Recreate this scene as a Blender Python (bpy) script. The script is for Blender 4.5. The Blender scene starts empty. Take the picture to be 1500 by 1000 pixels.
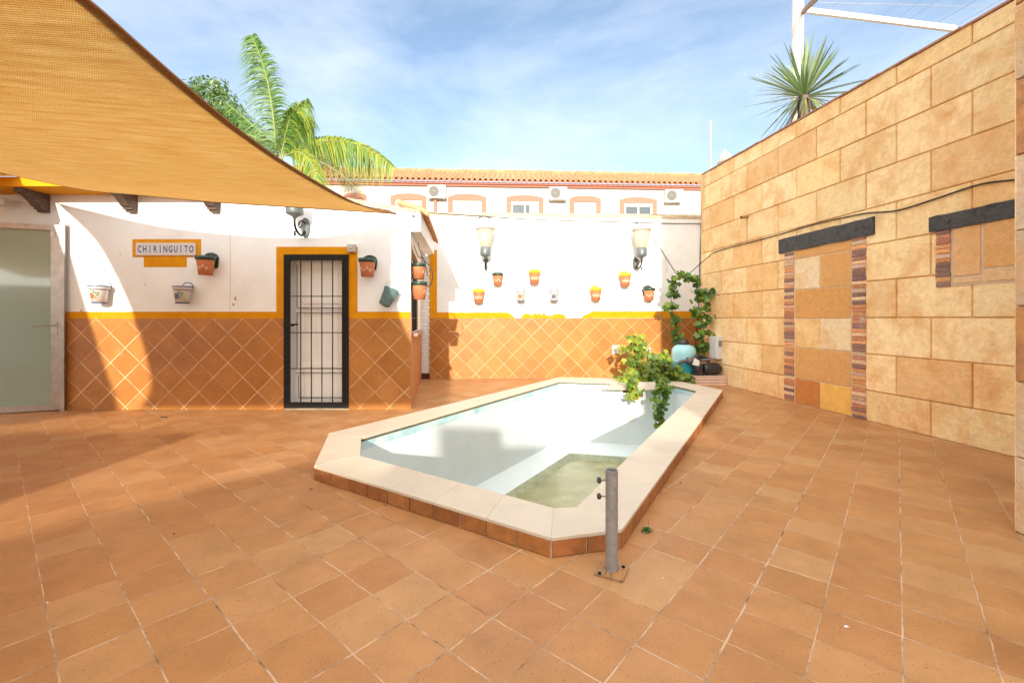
import bpy, math, random
from mathutils import Vector, Matrix, Quaternion
random.seed(7)
R = math.radians
scn = bpy.context.scene
COL = scn.collection

# ------------------------------------------------------------ camera, sky, sun
H = 1.35          # eye height
F = 655.0         # focal length in pixels of a 1500 px wide frame
cd = bpy.data.cameras.new('camera')
cam = bpy.data.objects.new('camera', cd); COL.objects.link(cam)
cam.location = (0, 0, H); cam.rotation_euler = (R(90), 0, 0)
cd.sensor_width = 36; cd.lens = 36*F/1500; cd.shift_y = -34/1500
cd.clip_start = 0.05; cd.clip_end = 2000
scn.camera = cam

SUN = Vector((0.03, 1.0, -0.275)).normalized()      # travel direction of the light
elev = math.asin(-SUN.z); azim = math.pi + math.atan2(0.03, 1.0)
w = bpy.data.worlds.new('World'); scn.world = w; w.use_nodes = True
nt = w.node_tree; nt.nodes.clear()
wo = nt.nodes.new('ShaderNodeOutputWorld'); bg = nt.nodes.new('ShaderNodeBackground')
sky = nt.nodes.new('ShaderNodeTexSky'); sky.sky_type = 'NISHITA'; sky.sun_disc = False
sky.sun_elevation = elev; sky.sun_rotation = azim; sky.altitude = 50
sky.air_density = 1.0; sky.dust_density = 0.6; sky.ozone_density = 1.5
tc = nt.nodes.new('ShaderNodeTexCoord')
mp = nt.nodes.new('ShaderNodeMapping'); mp.inputs['Scale'].default_value = (1.0, 1.3, 2.6)
mp.inputs['Rotation'].default_value = (0, R(14), R(25))
no = nt.nodes.new('ShaderNodeTexNoise'); no.inputs['Scale'].default_value = 1.5
no.inputs['Detail'].default_value = 9; no.inputs['Roughness'].default_value = 0.62
no.inputs['Distortion'].default_value = 0.25
cr = nt.nodes.new('ShaderNodeValToRGB')
cr.color_ramp.elements[0].position = 0.38; cr.color_ramp.elements[1].position = 0.98; cr.color_ramp.elements[0].color = (.05,.05,.05,1); cr.color_ramp.elements[1].color = (.78,.78,.78,1)
mx = nt.nodes.new('ShaderNodeMix'); mx.data_type = 'RGBA'
nt.links.new(tc.outputs['Generated'], mp.inputs['Vector']); nt.links.new(mp.outputs[0], no.inputs['Vector'])
nt.links.new(no.outputs[0], cr.inputs[0])
# thin wisps in view; bright cloud overhead and behind the camera added as fill
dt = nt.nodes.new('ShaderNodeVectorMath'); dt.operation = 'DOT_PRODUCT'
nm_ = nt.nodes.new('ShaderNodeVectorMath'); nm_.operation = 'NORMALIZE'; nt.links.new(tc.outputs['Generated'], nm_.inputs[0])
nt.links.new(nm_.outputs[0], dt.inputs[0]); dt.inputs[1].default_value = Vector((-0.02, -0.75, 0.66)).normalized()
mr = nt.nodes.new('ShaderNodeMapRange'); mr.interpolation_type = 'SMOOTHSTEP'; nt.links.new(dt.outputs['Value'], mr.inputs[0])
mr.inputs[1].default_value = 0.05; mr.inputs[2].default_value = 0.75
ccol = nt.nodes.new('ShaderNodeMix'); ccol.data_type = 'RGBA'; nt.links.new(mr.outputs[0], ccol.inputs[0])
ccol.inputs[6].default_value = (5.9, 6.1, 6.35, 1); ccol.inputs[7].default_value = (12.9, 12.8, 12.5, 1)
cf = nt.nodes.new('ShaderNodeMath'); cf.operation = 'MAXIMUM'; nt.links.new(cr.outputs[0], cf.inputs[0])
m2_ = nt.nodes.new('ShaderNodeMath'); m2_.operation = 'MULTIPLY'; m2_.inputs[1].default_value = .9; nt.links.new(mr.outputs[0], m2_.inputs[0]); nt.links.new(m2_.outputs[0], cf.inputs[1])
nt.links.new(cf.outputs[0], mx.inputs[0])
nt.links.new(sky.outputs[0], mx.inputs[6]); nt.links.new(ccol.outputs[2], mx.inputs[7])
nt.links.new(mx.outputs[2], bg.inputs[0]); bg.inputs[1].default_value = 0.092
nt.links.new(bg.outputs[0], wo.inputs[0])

sd = bpy.data.lights.new('sun', 'SUN'); sd.energy = 2.4; sd.angle = R(0.8); sd.color = (1.0, 0.91, 0.77)
so = bpy.data.objects.new('sun', sd); COL.objects.link(so)
so.rotation_euler = SUN.to_track_quat('-Z', 'Y').to_euler(); so.location = (0, -20, 15)

scn.view_settings.view_transform = 'Standard'; scn.view_settings.look = 'None'
scn.view_settings.exposure = 1.5; scn.view_settings.gamma = 1
scn.render.engine = 'CYCLES'
scn.cycles.max_bounces = 10; scn.cycles.diffuse_bounces = 6

# ------------------------------------------------------------ survey helpers
def at(x, y, Y):                 # a sight line of the survey taken at depth Y
    return Vector(((x-750)/F*Y, Y, H+(466-y)/F*Y))
def on(x, y, z=0.0):             # a sight line meeting the level plane at height z
    Y = F*(H-z)/(y-466); return Vector(((x-750)/F*Y, Y, z))
def WX(Y): return 4.908-0.12*(Y-4.356)           # face of the stone wall
def WY(x): return 5.4307/((x-750)/F+0.12)
def onwall(x, y, d=0.0):
    Y = WY(x); p = at(x, y, Y); return p + Vector((-1, -.12, 0))*d
B0 = Vector((-1.825, 9.94)); B1 = Vector((4.37, 10.3)) # face of the back wall
def BY(x):
    k = (x-750)/F; m = (B1.y-B0.y)/(B1.x-B0.x); return (B0.y-m*B0.x)/(1-m*k)
def onback(x, y, d=0.0):
    p = at(x, y, BY(x)); return p + Vector((0, -d, 0))
HY = 6.6                                           # face of the bar front

# ------------------------------------------------------------ materials
def mat(name, base=(.5,.5,.5), rough=.6, metal=0, spec=.5, var=0, vscale=6, bump=0, bscale=60, tint=False,
        dark=None, dscale=2, dlo=.5, dhi=.7, trans=0, bdist=.01, fine=0):
    m = bpy.data.materials.new(name); m.use_nodes = True
    n = m.node_tree; L = n.links; P = n.nodes['Principled BSDF']
    P.inputs['Roughness'].default_value = rough; P.inputs['Metallic'].default_value = metal
    P.inputs['Specular IOR Level'].default_value = spec
    t = n.nodes.new('ShaderNodeTexCoord'); vec = t.outputs['Object']
    rgb = n.nodes.new('ShaderNodeRGB'); rgb.outputs[0].default_value = (*base, 1); c = rgb.outputs[0]
    def mixc(a, b, f, mode='MIX'):
        x = n.nodes.new('ShaderNodeMix'); x.data_type = 'RGBA'; x.blend_type = mode
        for s, v in ((6, a), (7, b), (0, f)):
            if hasattr(v, 'links'): L.new(v, x.inputs[s])
            else: x.inputs[s].default_value = v
        return x.outputs[2]
    def noise(sc, det=6, ro=.6, dist=0):
        x = n.nodes.new('ShaderNodeTexNoise'); x.inputs['Scale'].default_value = sc
        x.inputs['Detail'].default_value = det; x.inputs['Roughness'].default_value = ro
        x.inputs['Distortion'].default_value = dist
        L.new(vec, x.inputs['Vector']); return x.outputs[0]
    def ramp(v, a, b, ca=(0,0,0,1), cb=(1,1,1,1)):
        x = n.nodes.new('ShaderNodeValToRGB'); x.color_ramp.elements[0].position = a; x.color_ramp.elements[1].position = b
        x.color_ramp.elements[0].color = ca; x.color_ramp.elements[1].color = cb
        L.new(v, x.inputs[0]); return x.outputs[0]
    if tint:
        a = n.nodes.new('ShaderNodeAttribute'); a.attribute_name = 'Col'; c = mixc(c, a.outputs['Color'], 1.0, 'MULTIPLY')
    if var:
        lo = 1-var; hi = 1+var*.6
        c = mixc(c, ramp(noise(vscale), .3, .7, (lo,lo,lo,1), (hi,hi,hi,1)), 1.0, 'MULTIPLY')
    if dark: c = mixc(c, (*dark, 1), ramp(noise(dscale, 9, .68, .4), dlo, dhi))
    if fine:
        c = mixc(c, ramp(noise(160, 2, .5), .60, .72, (1,1,1,1), (1-fine,1-fine,1-fine,1)), 1.0, 'MULTIPLY')
    L.new(c, P.inputs['Base Color'])
    if bump:
        b = n.nodes.new('ShaderNodeBump'); b.inputs['Strength'].default_value = bump; b.inputs['Distance'].default_value = bdist
        L.new(noise(bscale, 7, .65), b.inputs['Height']); L.new(b.outputs[0], P.inputs['Normal'])
    if trans:
        tr = n.nodes.new('ShaderNodeBsdfTranslucent'); ms = n.nodes.new('ShaderNodeMixShader'); ms.inputs[0].default_value = trans
        L.new(c, tr.inputs[0]); L.new(P.outputs[0], ms.inputs[1]); L.new(tr.outputs[0], ms.inputs[2])
        L.new(ms.outputs[0], n.nodes['Material Output'].inputs[0])
    m['c'] = 1
    return m

def tile_mat(name, ax, ay, ang, org, a, b, tones, grout, gw, rough=.45, gdark=(.16,.08,.04), darkmix=.35, bumps=.3, wobble=.006, gl=0):
    """square clay tiles laid on a grid turned by ang about org; ax/ay choose the object axes"""
    m = bpy.data.materials.new(name); m.use_nodes = True; n = m.node_tree; L = n.links; P = n.nodes['Principled BSDF']
    def M(op, *v):
        x = n.nodes.new('ShaderNodeMath'); x.operation = op
        for i, q in enumerate(v):
            if hasattr(q, 'links'): L.new(q, x.inputs[i])
            else: x.inputs[i].default_value = q
        return x.outputs[0]
    def mixc(a_, b_, f, mode='MIX'):
        x = n.nodes.new('ShaderNodeMix'); x.data_type = 'RGBA'; x.blend_type = mode
        for s, v in ((6, a_), (7, b_), (0, f)):
            if hasattr(v, 'links'): L.new(v, x.inputs[s])
            else: x.inputs[s].default_value = v
        return x.outputs[2]
    t = n.nodes.new('ShaderNodeTexCoord'); sp = n.nodes.new('ShaderNodeSeparateXYZ'); L.new(t.outputs['Object'], sp.inputs[0])
    X = M('SUBTRACT', sp.outputs[ax], org[0]); Y = M('SUBTRACT', sp.outputs[ay], org[1])
    def noise(sc, det=3, ro=.5, v=None):
        x = n.nodes.new('ShaderNodeTexNoise'); x.inputs['Scale'].default_value = sc; x.inputs['Detail'].default_value = det
        x.inputs['Roughness'].default_value = ro; L.new(v or t.outputs['Object'], x.inputs['Vector']); return x.outputs[0]
    wob = M('MULTIPLY', M('SUBTRACT', noise(9), .5), wobble*2)
    wob2 = M('MULTIPLY', M('SUBTRACT', noise(7.3), .5), wobble*2)
    c, s = math.cos(ang), math.sin(ang)
    u = M('DIVIDE', M('ADD', M('ADD', M('MULTIPLY', X, c), M('MULTIPLY', Y, -s)), wob), a)
    v = M('DIVIDE', M('ADD', M('ADD', M('MULTIPLY', X, -s), M('MULTIPLY', Y, -c)), wob2), b)
    fu, fv = M('FLOOR', M('ADD', u, 0)), M('FLOOR', v)
    # distance to nearest joint in metres
    du = M('MULTIPLY', M('SUBTRACT', .5, M('ABSOLUTE', M('SUBTRACT', M('FRACT', u), .5))), a)
    dv = M('MULTIPLY', M('SUBTRACT', .5, M('ABSOLUTE', M('SUBTRACT', M('FRACT', v), .5))), b)
    # each joint line has a width of its own
    def wn(val, seed):
        x = n.nodes.new('ShaderNodeTexWhiteNoise'); x.noise_dimensions = '1D'; L.new(M('ADD', val, seed), x.inputs['W']); return x.outputs[0]
    wu = M('MULTIPLY', M('ADD', .55, M('MULTIPLY', wn(M('ROUND', u), 3.3), .9)), gw)
    wv = M('MULTIPLY', M('ADD', .55, M('MULTIPLY', wn(M('ROUND', v), 9.7), .9)), gw)
    def mask(d, wd): 
        x = n.nodes.new('ShaderNodeMapRange'); x.interpolation_type = 'SMOOTHSTEP'
        L.new(M('DIVIDE', d, wd), x.inputs[0]); x.inputs[1].default_value = .75; x.inputs[2].default_value = 1.25
        x.inputs[3].default_value = 1; x.inputs[4].default_value = 0; return x.outputs[0]
    g = M('MAXIMUM', mask(du, wu), mask(dv, wv))
    cb = n.nodes.new('ShaderNodeCombineXYZ'); L.new(fu, cb.inputs[0]); L.new(fv, cb.inputs[1])
    w2 = n.nodes.new('ShaderNodeTexWhiteNoise'); w2.noise_dimensions = '3D'; L.new(cb.outputs[0], w2.inputs['Vector'])
    rp = n.nodes.new('ShaderNodeValToRGB'); rp.color_ramp.interpolation = 'LINEAR'
    els = rp.color_ramp.elements
    els[0].position = 0; els[0].color = (*tones[0], 1); els[1].position = 1; els[1].color = (*tones[-1], 1)
    for i in range(1, len(tones)-1):
        e = els.new(i/(len(tones)-1)); e.color = (*tones[i], 1)
    L.new(w2.outputs[0], rp.inputs[0])
    # cloudy tone inside tiles and small pits
    def ramp(vv, p0, p1, c0, c1):
        x = n.nodes.new('ShaderNodeValToRGB'); x.color_ramp.elements[0].position = p0; x.color_ramp.elements[1].position = p1
        x.color_ramp.elements[0].color = c0; x.color_ramp.elements[1].color = c1; L.new(vv, x.inputs[0]); return x.outputs[0]
    col = mixc(rp.outputs[0], ramp(noise(3.1, 8, .7), .3, .75, (.84,.82,.80,1), (1.14,1.13,1.12,1)), 1, 'MULTIPLY')
    col = mixc(col, ramp(noise(95, 2, .5), .30, .36, (.55,.5,.45,1), (1,1,1,1)), 1, 'MULTIPLY')
    col = mixc(col, (.62,.5,.4,1), ramp(noise(1.4, 10, .75), .66, .86, (0,0,0,1), (.35,.35,.35,1)))
    col = mixc(col, ramp(noise(.9, 9, .72), .48, .78, (1,1,1,1), (.74,.70,.66,1)), 1, 'MULTIPLY')
    col = mixc(col, (.66,.50,.36,1), ramp(noise(2.3, 12, .8), .60, .80, (0,0,0,1), (.45,.45,.45,1)))
    col = mixc(col, ramp(noise(38, 3, .6), .66, .74, (1,1,1,1), (.72,.66,.60,1)), 1, 'MULTIPLY')
    # grout: pale with dirty dark stretches
    gc = mixc((*grout, 1), (*gdark, 1), ramp(noise(4.5, 5, .7), .50-.2*darkmix, .64, (0,0,0,1), (1,1,1,1)))
    gf = M('MULTIPLY', g, .92)
    L.new(mixc(col, gc, gf), P.inputs['Base Color'])
    rr = M('ADD', rough, M('MULTIPLY', g, .35)); rr = M('ADD', rr, M('MULTIPLY', M('SUBTRACT', noise(5, 6, .6), .5), .35))
    L.new(rr, P.inputs['Roughness']); P.inputs['Specular IOR Level'].default_value = .35+gl
    bh = M('ADD', M('MULTIPLY', g, -.6), M('MULTIPLY', noise(70, 5, .6), .35)); bh = M('ADD', bh, M('MULTIPLY', w2.outputs[0], .25))
    bh = M('ADD', bh, M('MULTIPLY', noise(6, 3, .5), .8))
    b_ = n.nodes.new('ShaderNodeBump'); b_.inputs['Strength'].default_value = bumps; b_.inputs['Distance'].default_value = .006
    L.new(bh, b_.inputs['Height']); L.new(b_.outputs[0], P.inputs['Normal'])
    return m

M_floor = tile_mat('clay_floor_tiles', 0, 1, .7105, (-.129, 2.398), .2800, .2618,
    [(.405,.192,.071),(.43,.208,.076),(.45,.228,.090),(.41,.190,.069),(.48,.265,.115),(.42,.203,.075)], (.56,.40,.27), .0027, rough=.5, darkmix=.35)
DIAG = R(45)
tones_w = [(.40,.158,.031),(.43,.176,.037),(.38,.147,.029),(.45,.196,.050)]
M_dado = tile_mat('clay_wall_tiles', 0, 2, DIAG, (-5.70, .913), .3062, .3062, tones_w, (.68,.48,.27), .0042, rough=.42, darkmix=.05, gdark=(.4,.25,.14), wobble=.002)
M_dado_b = tile_mat('clay_wall_tiles_back', 0, 2, DIAG, (-1.018, 1.153), .2935, .2935, tones_w, (.62,.46,.28), .0036, rough=.42, darkmix=0, gdark=(.4,.25,.14), wobble=.002)  # back wall's own tile grid; clay tones shared with the bar dado
M_white = mat('white_wall_paint', (.80,.81,.80), .8, var=.08, vscale=2, bump=.4, bscale=14, bdist=.010, dark=(.56,.48,.38), dscale=1.3, dlo=.60, dhi=.92)
M_wbrick = mat('white_glazed_brick', (.74,.73,.70), .5, var=.05, bump=.1)
M_ochre = mat('ochre_paint', (.64,.27,.006), .85, spec=.15, var=.12, vscale=9, bump=.2, bscale=40, bdist=.004)
M_conc = mat('stained_concrete', (.56,.44,.30), .9, var=.3, vscale=5, bump=.4, bscale=30, dark=(.22,.13,.07), dscale=3.5, dlo=.52, dhi=.75)
M_stone = mat('stamped_stone', (1,1,1), .88, tint=True, var=.13, vscale=15, bump=1.0, bscale=20, bdist=.016, dark=(.68,.32,.09), dscale=2.7, dlo=.45, dhi=.76, fine=.4)
M_joint = mat('stone_joint', (.62,.38,.19), .95, var=.2, bump=.3)
M_mortar = mat('pale_mortar', (.62,.46,.30), .95, var=.2, bump=.4)
M_brick = mat('thin_brick', (1,1,1), .85, tint=True, var=.25, vscale=25, bump=.6, bscale=60, dark=(.60,.50,.42), dscale=5, dlo=.58, dhi=.75)
M_beam = mat('black_timber', (.060,.054,.050), .7, var=.5, vscale=14, bump=.6, bscale=30, dark=(.015,.014,.013), dscale=7, dlo=.55, dhi=.68)
M_brown = mat('dark_wood', (.10,.062,.045), .6, var=.4, vscale=20, bump=.3)
M_black = mat('black_iron', (.010,.0095,.009), .5, var=.3, vscale=40, bump=.15, bscale=90, spec=.22)
M_blackp = mat('black_plastic', (.03,.03,.032), .35, var=.2)
M_door = mat('white_door_paint', (.84,.835,.81), .42, var=.04, vscale=4)
M_steel = mat('brushed_steel', (.50,.48,.45), .32, metal=1, var=.2, vscale=10)
M_post = mat('grey_painted_steel', (.30,.29,.28), .5, metal=.3, var=.25, vscale=25, bump=.2, bscale=80, dark=(.22,.15,.10), dscale=9, dlo=.6, dhi=.75)
M_rust = mat('rusty_steel', (.36,.20,.10), .85, var=.5, vscale=40, bump=.9, bscale=60, dark=(.42,.21,.06), dscale=18, dlo=.45, dhi=.6)
M_cop = mat('cream_stone_coping', (1,1,1), .55, tint=True, var=.07, vscale=5, bump=.25, bscale=60, bdist=.003, dark=(.60,.47,.36), dscale=2.2, dlo=.60, dhi=.92)
M_kerb = mat('clay_kerb_tile', (1,1,1), .38, tint=True, var=.3, vscale=12, bump=.3, bscale=50, bdist=.003, dark=(.20,.08,.03), dscale=6, dlo=.5, dhi=.8)
M_grout = mat('grey_grout', (.55,.46,.38), .95, var=.3, vscale=20, bump=.4)
M_pool = mat('pale_blue_pool_paint', (.63,.69,.70), .42, var=.05, vscale=3, bump=.06, bscale=30, dark=(.58,.64,.61), dscale=1.4, dlo=.55, dhi=.85)
M_green = mat('algae_stain', (.30,.32,.20), .5, var=.35, vscale=7, bump=.2)
M_pot = mat('terracotta', (.56,.20,.085), .65, var=.2, vscale=18, bump=.2)
M_potg = mat('dark_green_glaze', (.022,.05,.035), .25, var=.2)
M_poty = mat('yellow_glaze', (.85,.42,.01), .35, var=.12, vscale=15)
M_ceram = mat('white_ceramic', (.58,.57,.54), .2)
M_blue = mat('blue_glaze', (.025,.05,.25), .25)
M_red = mat('red_glaze', (.72,.10,.05), .3)
M_leafp = mat('green_glaze', (.05,.20,.05), .3)
M_wpaint = mat('white_brush_paint', (.8,.7,.6), .6)
M_grey = mat('grey_lamp_metal', (.13,.15,.155), .4, metal=.2, var=.15)
M_bucket = mat('blue_grey_zinc', (.17,.31,.35), .45, metal=.3, var=.2, vscale=14)
M_turq = mat('turquoise_plastic', (.02,.36,.46), .35, var=.08)
M_turql = mat('faded_turquoise_plastic', (.36,.68,.72), .4, var=.06)
M_wplast = mat('white_plastic', (.62,.60,.56), .4, var=.03)
M_hollow = mat('pale_clay_block', (.70,.50,.38), .85, var=.12, bump=.3)
M_hole = mat('deep_hole', (.05,.03,.02), .9)
M_facade = mat('cream_house_render', (.60,.57,.50), .85, var=.05, vscale=.8, bump=.2, bscale=8)
M_salmon = mat('salmon_trim', (.42,.165,.11), .8, var=.08)
M_shut = mat('white_roller_shutter', (.66,.64,.60), .5)
M_roof = mat('clay_roof_tile', (.46,.22,.10), .85, var=.3, vscale=2.5, bump=.4, dark=(.48,.30,.15), dscale=3, dlo=.5, dhi=.75)
M_roofe = mat('clay_roof_tile_edge', (.58,.30,.15), .85, var=.3, vscale=12, bump=.4)
M_leaf = mat('leaf', (1,1,1), .45, tint=True, var=.2, vscale=30, trans=.35)
M_palm = mat('palm_leaf', (1,1,1), .45, tint=True, trans=.4)
M_yuc = mat('yucca_leaf', (1,1,1), .45, tint=True, trans=.15)
M_stem = mat('green_brown_stem', (.16,.12,.05), .7)
M_bark = mat('bark', (.16,.12,.09), .9, var=.4, vscale=12, bump=.8, bscale=20)
M_polew = mat('white_painted_pole', (.72,.68,.62), .5, var=.1)
M_wire = mat('black_cable', (.02,.018,.016), .6)
M_wireg = mat('thin_steel_wire', (.35,.35,.35), .4, metal=.6)
M_rope = mat('yellow_fabric', (.80,.46,.03), .8, var=.1, trans=.4)
M_clear = bpy.data.materials.new('lamp_glass'); M_clear.use_nodes = True
_p = M_clear.node_tree.nodes['Principled BSDF']; _p.inputs['Base Color'].default_value = (.80,.72,.58,1)
_p.inputs['Transmission Weight'].default_value = .55; _p.inputs['Roughness'].default_value = .28; _p.inputs['IOR'].default_value = 1.15
M_wing = mat('window_glass', (.09,.11,.12), .12, spec=.35)
M_curt = mat('cream_curtain', (.72,.66,.56), .9)

def frosted():
    m = mat('frosted_glass', (.24,.34,.28), .16, spec=.9)
    n = m.node_tree; P = n.nodes['Principled BSDF']; P.inputs['Coat Weight'].default_value = 1; P.inputs['Coat Roughness'].default_value = .05; P.inputs['Coat IOR'].default_value = 1.7
    return m
M_frost = frosted()

def sail_mat():
    m = bpy.data.materials.new('knitted_shade_cloth'); m.use_nodes = True; n = m.node_tree; L = n.links; P = n.nodes['Principled BSDF']
    uv = n.nodes.new('ShaderNodeUVMap'); mp_ = n.nodes.new('ShaderNodeMapping'); L.new(uv.outputs[0], mp_.inputs[0])
    mp_.inputs['Scale'].default_value = (1, 14, 1)
    a = n.nodes.new('ShaderNodeTexNoise'); a.inputs['Scale'].default_value = 2.2; a.inputs['Detail'].default_value = 6; a.inputs['Roughness'].default_value = .6
    L.new(mp_.outputs[0], a.inputs['Vector'])
    r = n.nodes.new('ShaderNodeValToRGB'); r.color_ramp.elements[0].position = .28; r.color_ramp.elements[1].position = .74
    r.color_ramp.elements[0].color = (.80,.56,.26,1); r.color_ramp.elements[1].color = (.97,.79,.48,1); L.new(a.outputs[0], r.inputs[0])
    # knit: two crossed fine waves
    def wave(ax, sc):
        x = n.nodes.new('ShaderNodeTexWave'); x.bands_direction = ax; x.inputs['Scale'].default_value = sc; x.inputs['Distortion'].default_value = 1.2
        x.inputs['Detail'].default_value = 3; x.inputs['Detail Scale'].default_value = 2; L.new(uv.outputs[0], x.inputs['Vector']); return x.outputs['Fac']
    w1 = wave('X', 20); w2 = wave('Y', 30)
    mu = n.nodes.new('ShaderNodeMath'); mu.operation = 'MULTIPLY'; L.new(w1, mu.inputs[0]); L.new(w2, mu.inputs[1])
    r2 = n.nodes.new('ShaderNodeValToRGB'); r2.color_ramp.elements[0].color = (.66,.63,.58,1); r2.color_ramp.elements[1].color = (1.15,1.15,1.15,1); L.new(mu.outputs[0], r2.inputs[0])
    mm = n.nodes.new('ShaderNodeMix'); mm.data_type = 'RGBA'; mm.blend_type = 'MULTIPLY'; mm.inputs[0].default_value = 1
    L.new(r.outputs[0], mm.inputs[6]); L.new(r2.outputs[0], mm.inputs[7]); c = mm.outputs[2]
    L.new(c, P.inputs['Base Color']); P.inputs['Roughness'].default_value = .85; P.inputs['Specular IOR Level'].default_value = .2
    b = n.nodes.new('ShaderNodeBump'); b.inputs['Strength'].default_value = .5; b.inputs['Distance'].default_value = .004
    L.new(mu.outputs[0], b.inputs['Height']); L.new(b.outputs[0], P.inputs['Normal'])
    tr = n.nodes.new('ShaderNodeBsdfTranslucent'); L.new(c, tr.inputs[0]); ms = n.nodes.new('ShaderNodeMixShader'); ms.inputs[0].default_value = .74
    L.new(P.outputs[0], ms.inputs[1]); L.new(tr.outputs[0], ms.inputs[2]); L.new(ms.outputs[0], n.nodes['Material Output'].inputs[0])
    return m
M_sail = sail_mat()
M_hem = mat('sail_hem', (.30,.15,.055), .85, trans=.15)

def water_mat():
    m = mat('murky_water', (.25,.235,.095), .22, spec=.35, var=.3, vscale=2.2, dark=(.46,.42,.24), dscale=1.3, dlo=.45, dhi=.75)
    return m
M_water = water_mat()

# ------------------------------------------------------------ mesh builder
class MB:
    def __init__(s): s.v = []; s.f = []; s.m = []; s.c = []; s.uv = None; s.sm = []
    def add(s, vs, fs, mi=0, col=(1,1,1), smooth=False):
        o = len(s.v); s.v += [tuple(x) for x in vs]
        for f in fs: s.f.append([i+o for i in f]); s.m.append(mi); s.c.append(col); s.sm.append(smooth)
    def box(s, a, b, mi=0, col=(1,1,1), rot=0, c=None):
        x0,y0,z0 = a; x1,y1,z1 = b
        vs = [Vector(p) for p in ((x0,y0,z0),(x1,y0,z0),(x1,y1,z0),(x0,y1,z0),(x0,y0,z1),(x1,y0,z1),(x1,y1,z1),(x0,y1,z1))]
        if rot:
            c = Vector(c or ((x0+x1)/2,(y0+y1)/2,0)); q = Matrix.Rotation(rot, 3, 'Z'); vs = [q@(p-c)+c for p in vs]
        s.add(vs, [(0,3,2,1),(4,5,6,7),(0,1,5,4),(1,2,6,5),(2,3,7,6),(3,0,4,7)], mi, col); return s
    def slab(s, o, e1, e2, n, d, bev=.006, mi=0, col=(1,1,1), edge=None):
        """block with front face at o+n*d, footprint o, o+e1, o+e2, chamfered front"""
        o, e1, e2, n = map(Vector, (o, e1, e2, n)); a = e1.normalized()*bev; b = e2.normalized()*bev
        base = [o, o+e1, o+e1+e2, o+e2]; mid = [p+n*(d-bev) for p in base]
        fr = [o+a+b, o+e1-a+b, o+e1+e2-a-b, o+e2+a-b]; fr = [p+n*d for p in fr]
        vs = base+mid+fr; fs = [(8,9,10,11), (3,2,1,0)]
        s.add(vs, fs+[(i,(i+1)%4,(i+1)%4+4,i+4) for i in range(4)], mi, col)
        s.add(mid+fr, [(i,(i+1)%4,(i+1)%4+4,i+4) for i in range(4)], mi, edge or col); return s
    def prism(s, poly, z0, z1, mi=0, col=(1,1,1), bev=0):
        n = len(poly); vs = [(p[0],p[1],z0) for p in poly]+[(p[0],p[1],z1-bev) for p in poly]; fs = [tuple(reversed(range(n)))]
        for i in range(n): j = (i+1)%n; fs.append((i,j,j+n,i+n))
        if bev:
            c = [sum(p[0] for p in poly)/n, sum(p[1] for p in poly)/n]
            for p in poly:
                d = Vector((c[0]-p[0], c[1]-p[1])); d = d.normalized()*bev*1.3 if d.length else d
                vs.append((p[0]+d.x, p[1]+d.y, z1))
            for i in range(n): j = (i+1)%n; fs.append((i+n,j+n,j+2*n,i+2*n))
            fs.append(tuple(range(2*n,3*n)))
        else: fs.append(tuple(range(n,2*n)))
        s.add(vs, fs, mi, col); return s
    def sheet(s, pts, th, n, mi=0, col=(1,1,1)):
        """polygon pts extruded by th along n"""
        n = Vector(n); k = len(pts); pts = [Vector(p) for p in pts]
        vs = pts+[p+n*th for p in pts]; fs = [tuple(reversed(range(k))), tuple(range(k,2*k))]
        for i in range(k): j = (i+1)%k; fs.append((i,j,j+k,i+k))
        s.add(vs, fs, mi, col); return s
    def tube(s, pts, r, seg=8, mi=0, col=(1,1,1), cap=True):
        pts = [Vector(p) for p in pts]; n = len(pts); rs = r if isinstance(r, (list,tuple)) else [r]*n
        vs = []; up = None
        for i, p in enumerate(pts):
            t = (pts[min(i+1,n-1)]-pts[max(i-1,0)]).normalized()
            if up is None: up = Vector((0,0,1)) if abs(t.z) < .9 else Vector((1,0,0))
            a = t.cross(up)
            if a.length < 1e-5: a = t.cross(Vector((0,1,0)))
            a.normalize(); b = a.cross(t).normalized(); up = b
            for k in range(seg):
                q = 2*math.pi*k/seg; vs.append(p+(a*math.cos(q)+b*math.sin(q))*rs[i])
        fs = []
        for i in range(n-1):
            for k in range(seg):
                l = (k+1)%seg; fs.append((i*seg+k, i*seg+l, (i+1)*seg+l, (i+1)*seg+k))
        s.add(vs, fs, mi, col, True)
        if cap:
            s.add(vs[:seg], [tuple(range(seg))], mi, col); s.add(vs[-seg:], [tuple(reversed(range(seg)))], mi, col)
        return s
    def lathe(s, prof, c=(0,0,0), axis=(0,0,1), seg=24, mi=0, col=(1,1,1), smooth=True):
        q = Vector((0,0,1)).rotation_difference(Vector(axis).normalized()); c = Vector(c); vs = []
        for (r, z) in prof:
            for k in range(seg):
                t = 2*math.pi*k/seg; vs.append(c+q@Vector((r*math.cos(t), r*math.sin(t), z)))
        fs = []
        for i in range(len(prof)-1):
            for k in range(seg):
                l = (k+1)%seg; fs.append((i*seg+k, i*seg+l, (i+1)*seg+l, (i+1)*seg+k))
        s.add(vs, fs, mi, col, smooth); return s
    def build(s, name, mats, parent=None):
        me = bpy.data.meshes.new(name); me.from_pydata(s.v, [], s.f)
        for m in (mats if isinstance(mats, (list,tuple)) else [mats]): me.materials.append(m)
        me.polygons.foreach_set('material_index', s.m); me.polygons.foreach_set('use_smooth', s.sm)
        ca = me.color_attributes.new('Col', 'FLOAT_COLOR', 'CORNER'); buf = []
        for p, c in zip(me.polygons, s.c): buf += [c[0],c[1],c[2],1.0]*p.loop_total
        ca.data.foreach_set('color', buf)
        if s.uv:
            u = me.uv_layers.new(name='UVMap')
            for l in me.loops: u.data[l.index].uv = s.uv[l.vertex_index]
        me.update(); o = bpy.data.objects.new(name, me); COL.objects.link(o)
        if parent: o.parent = parent
        return o
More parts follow.
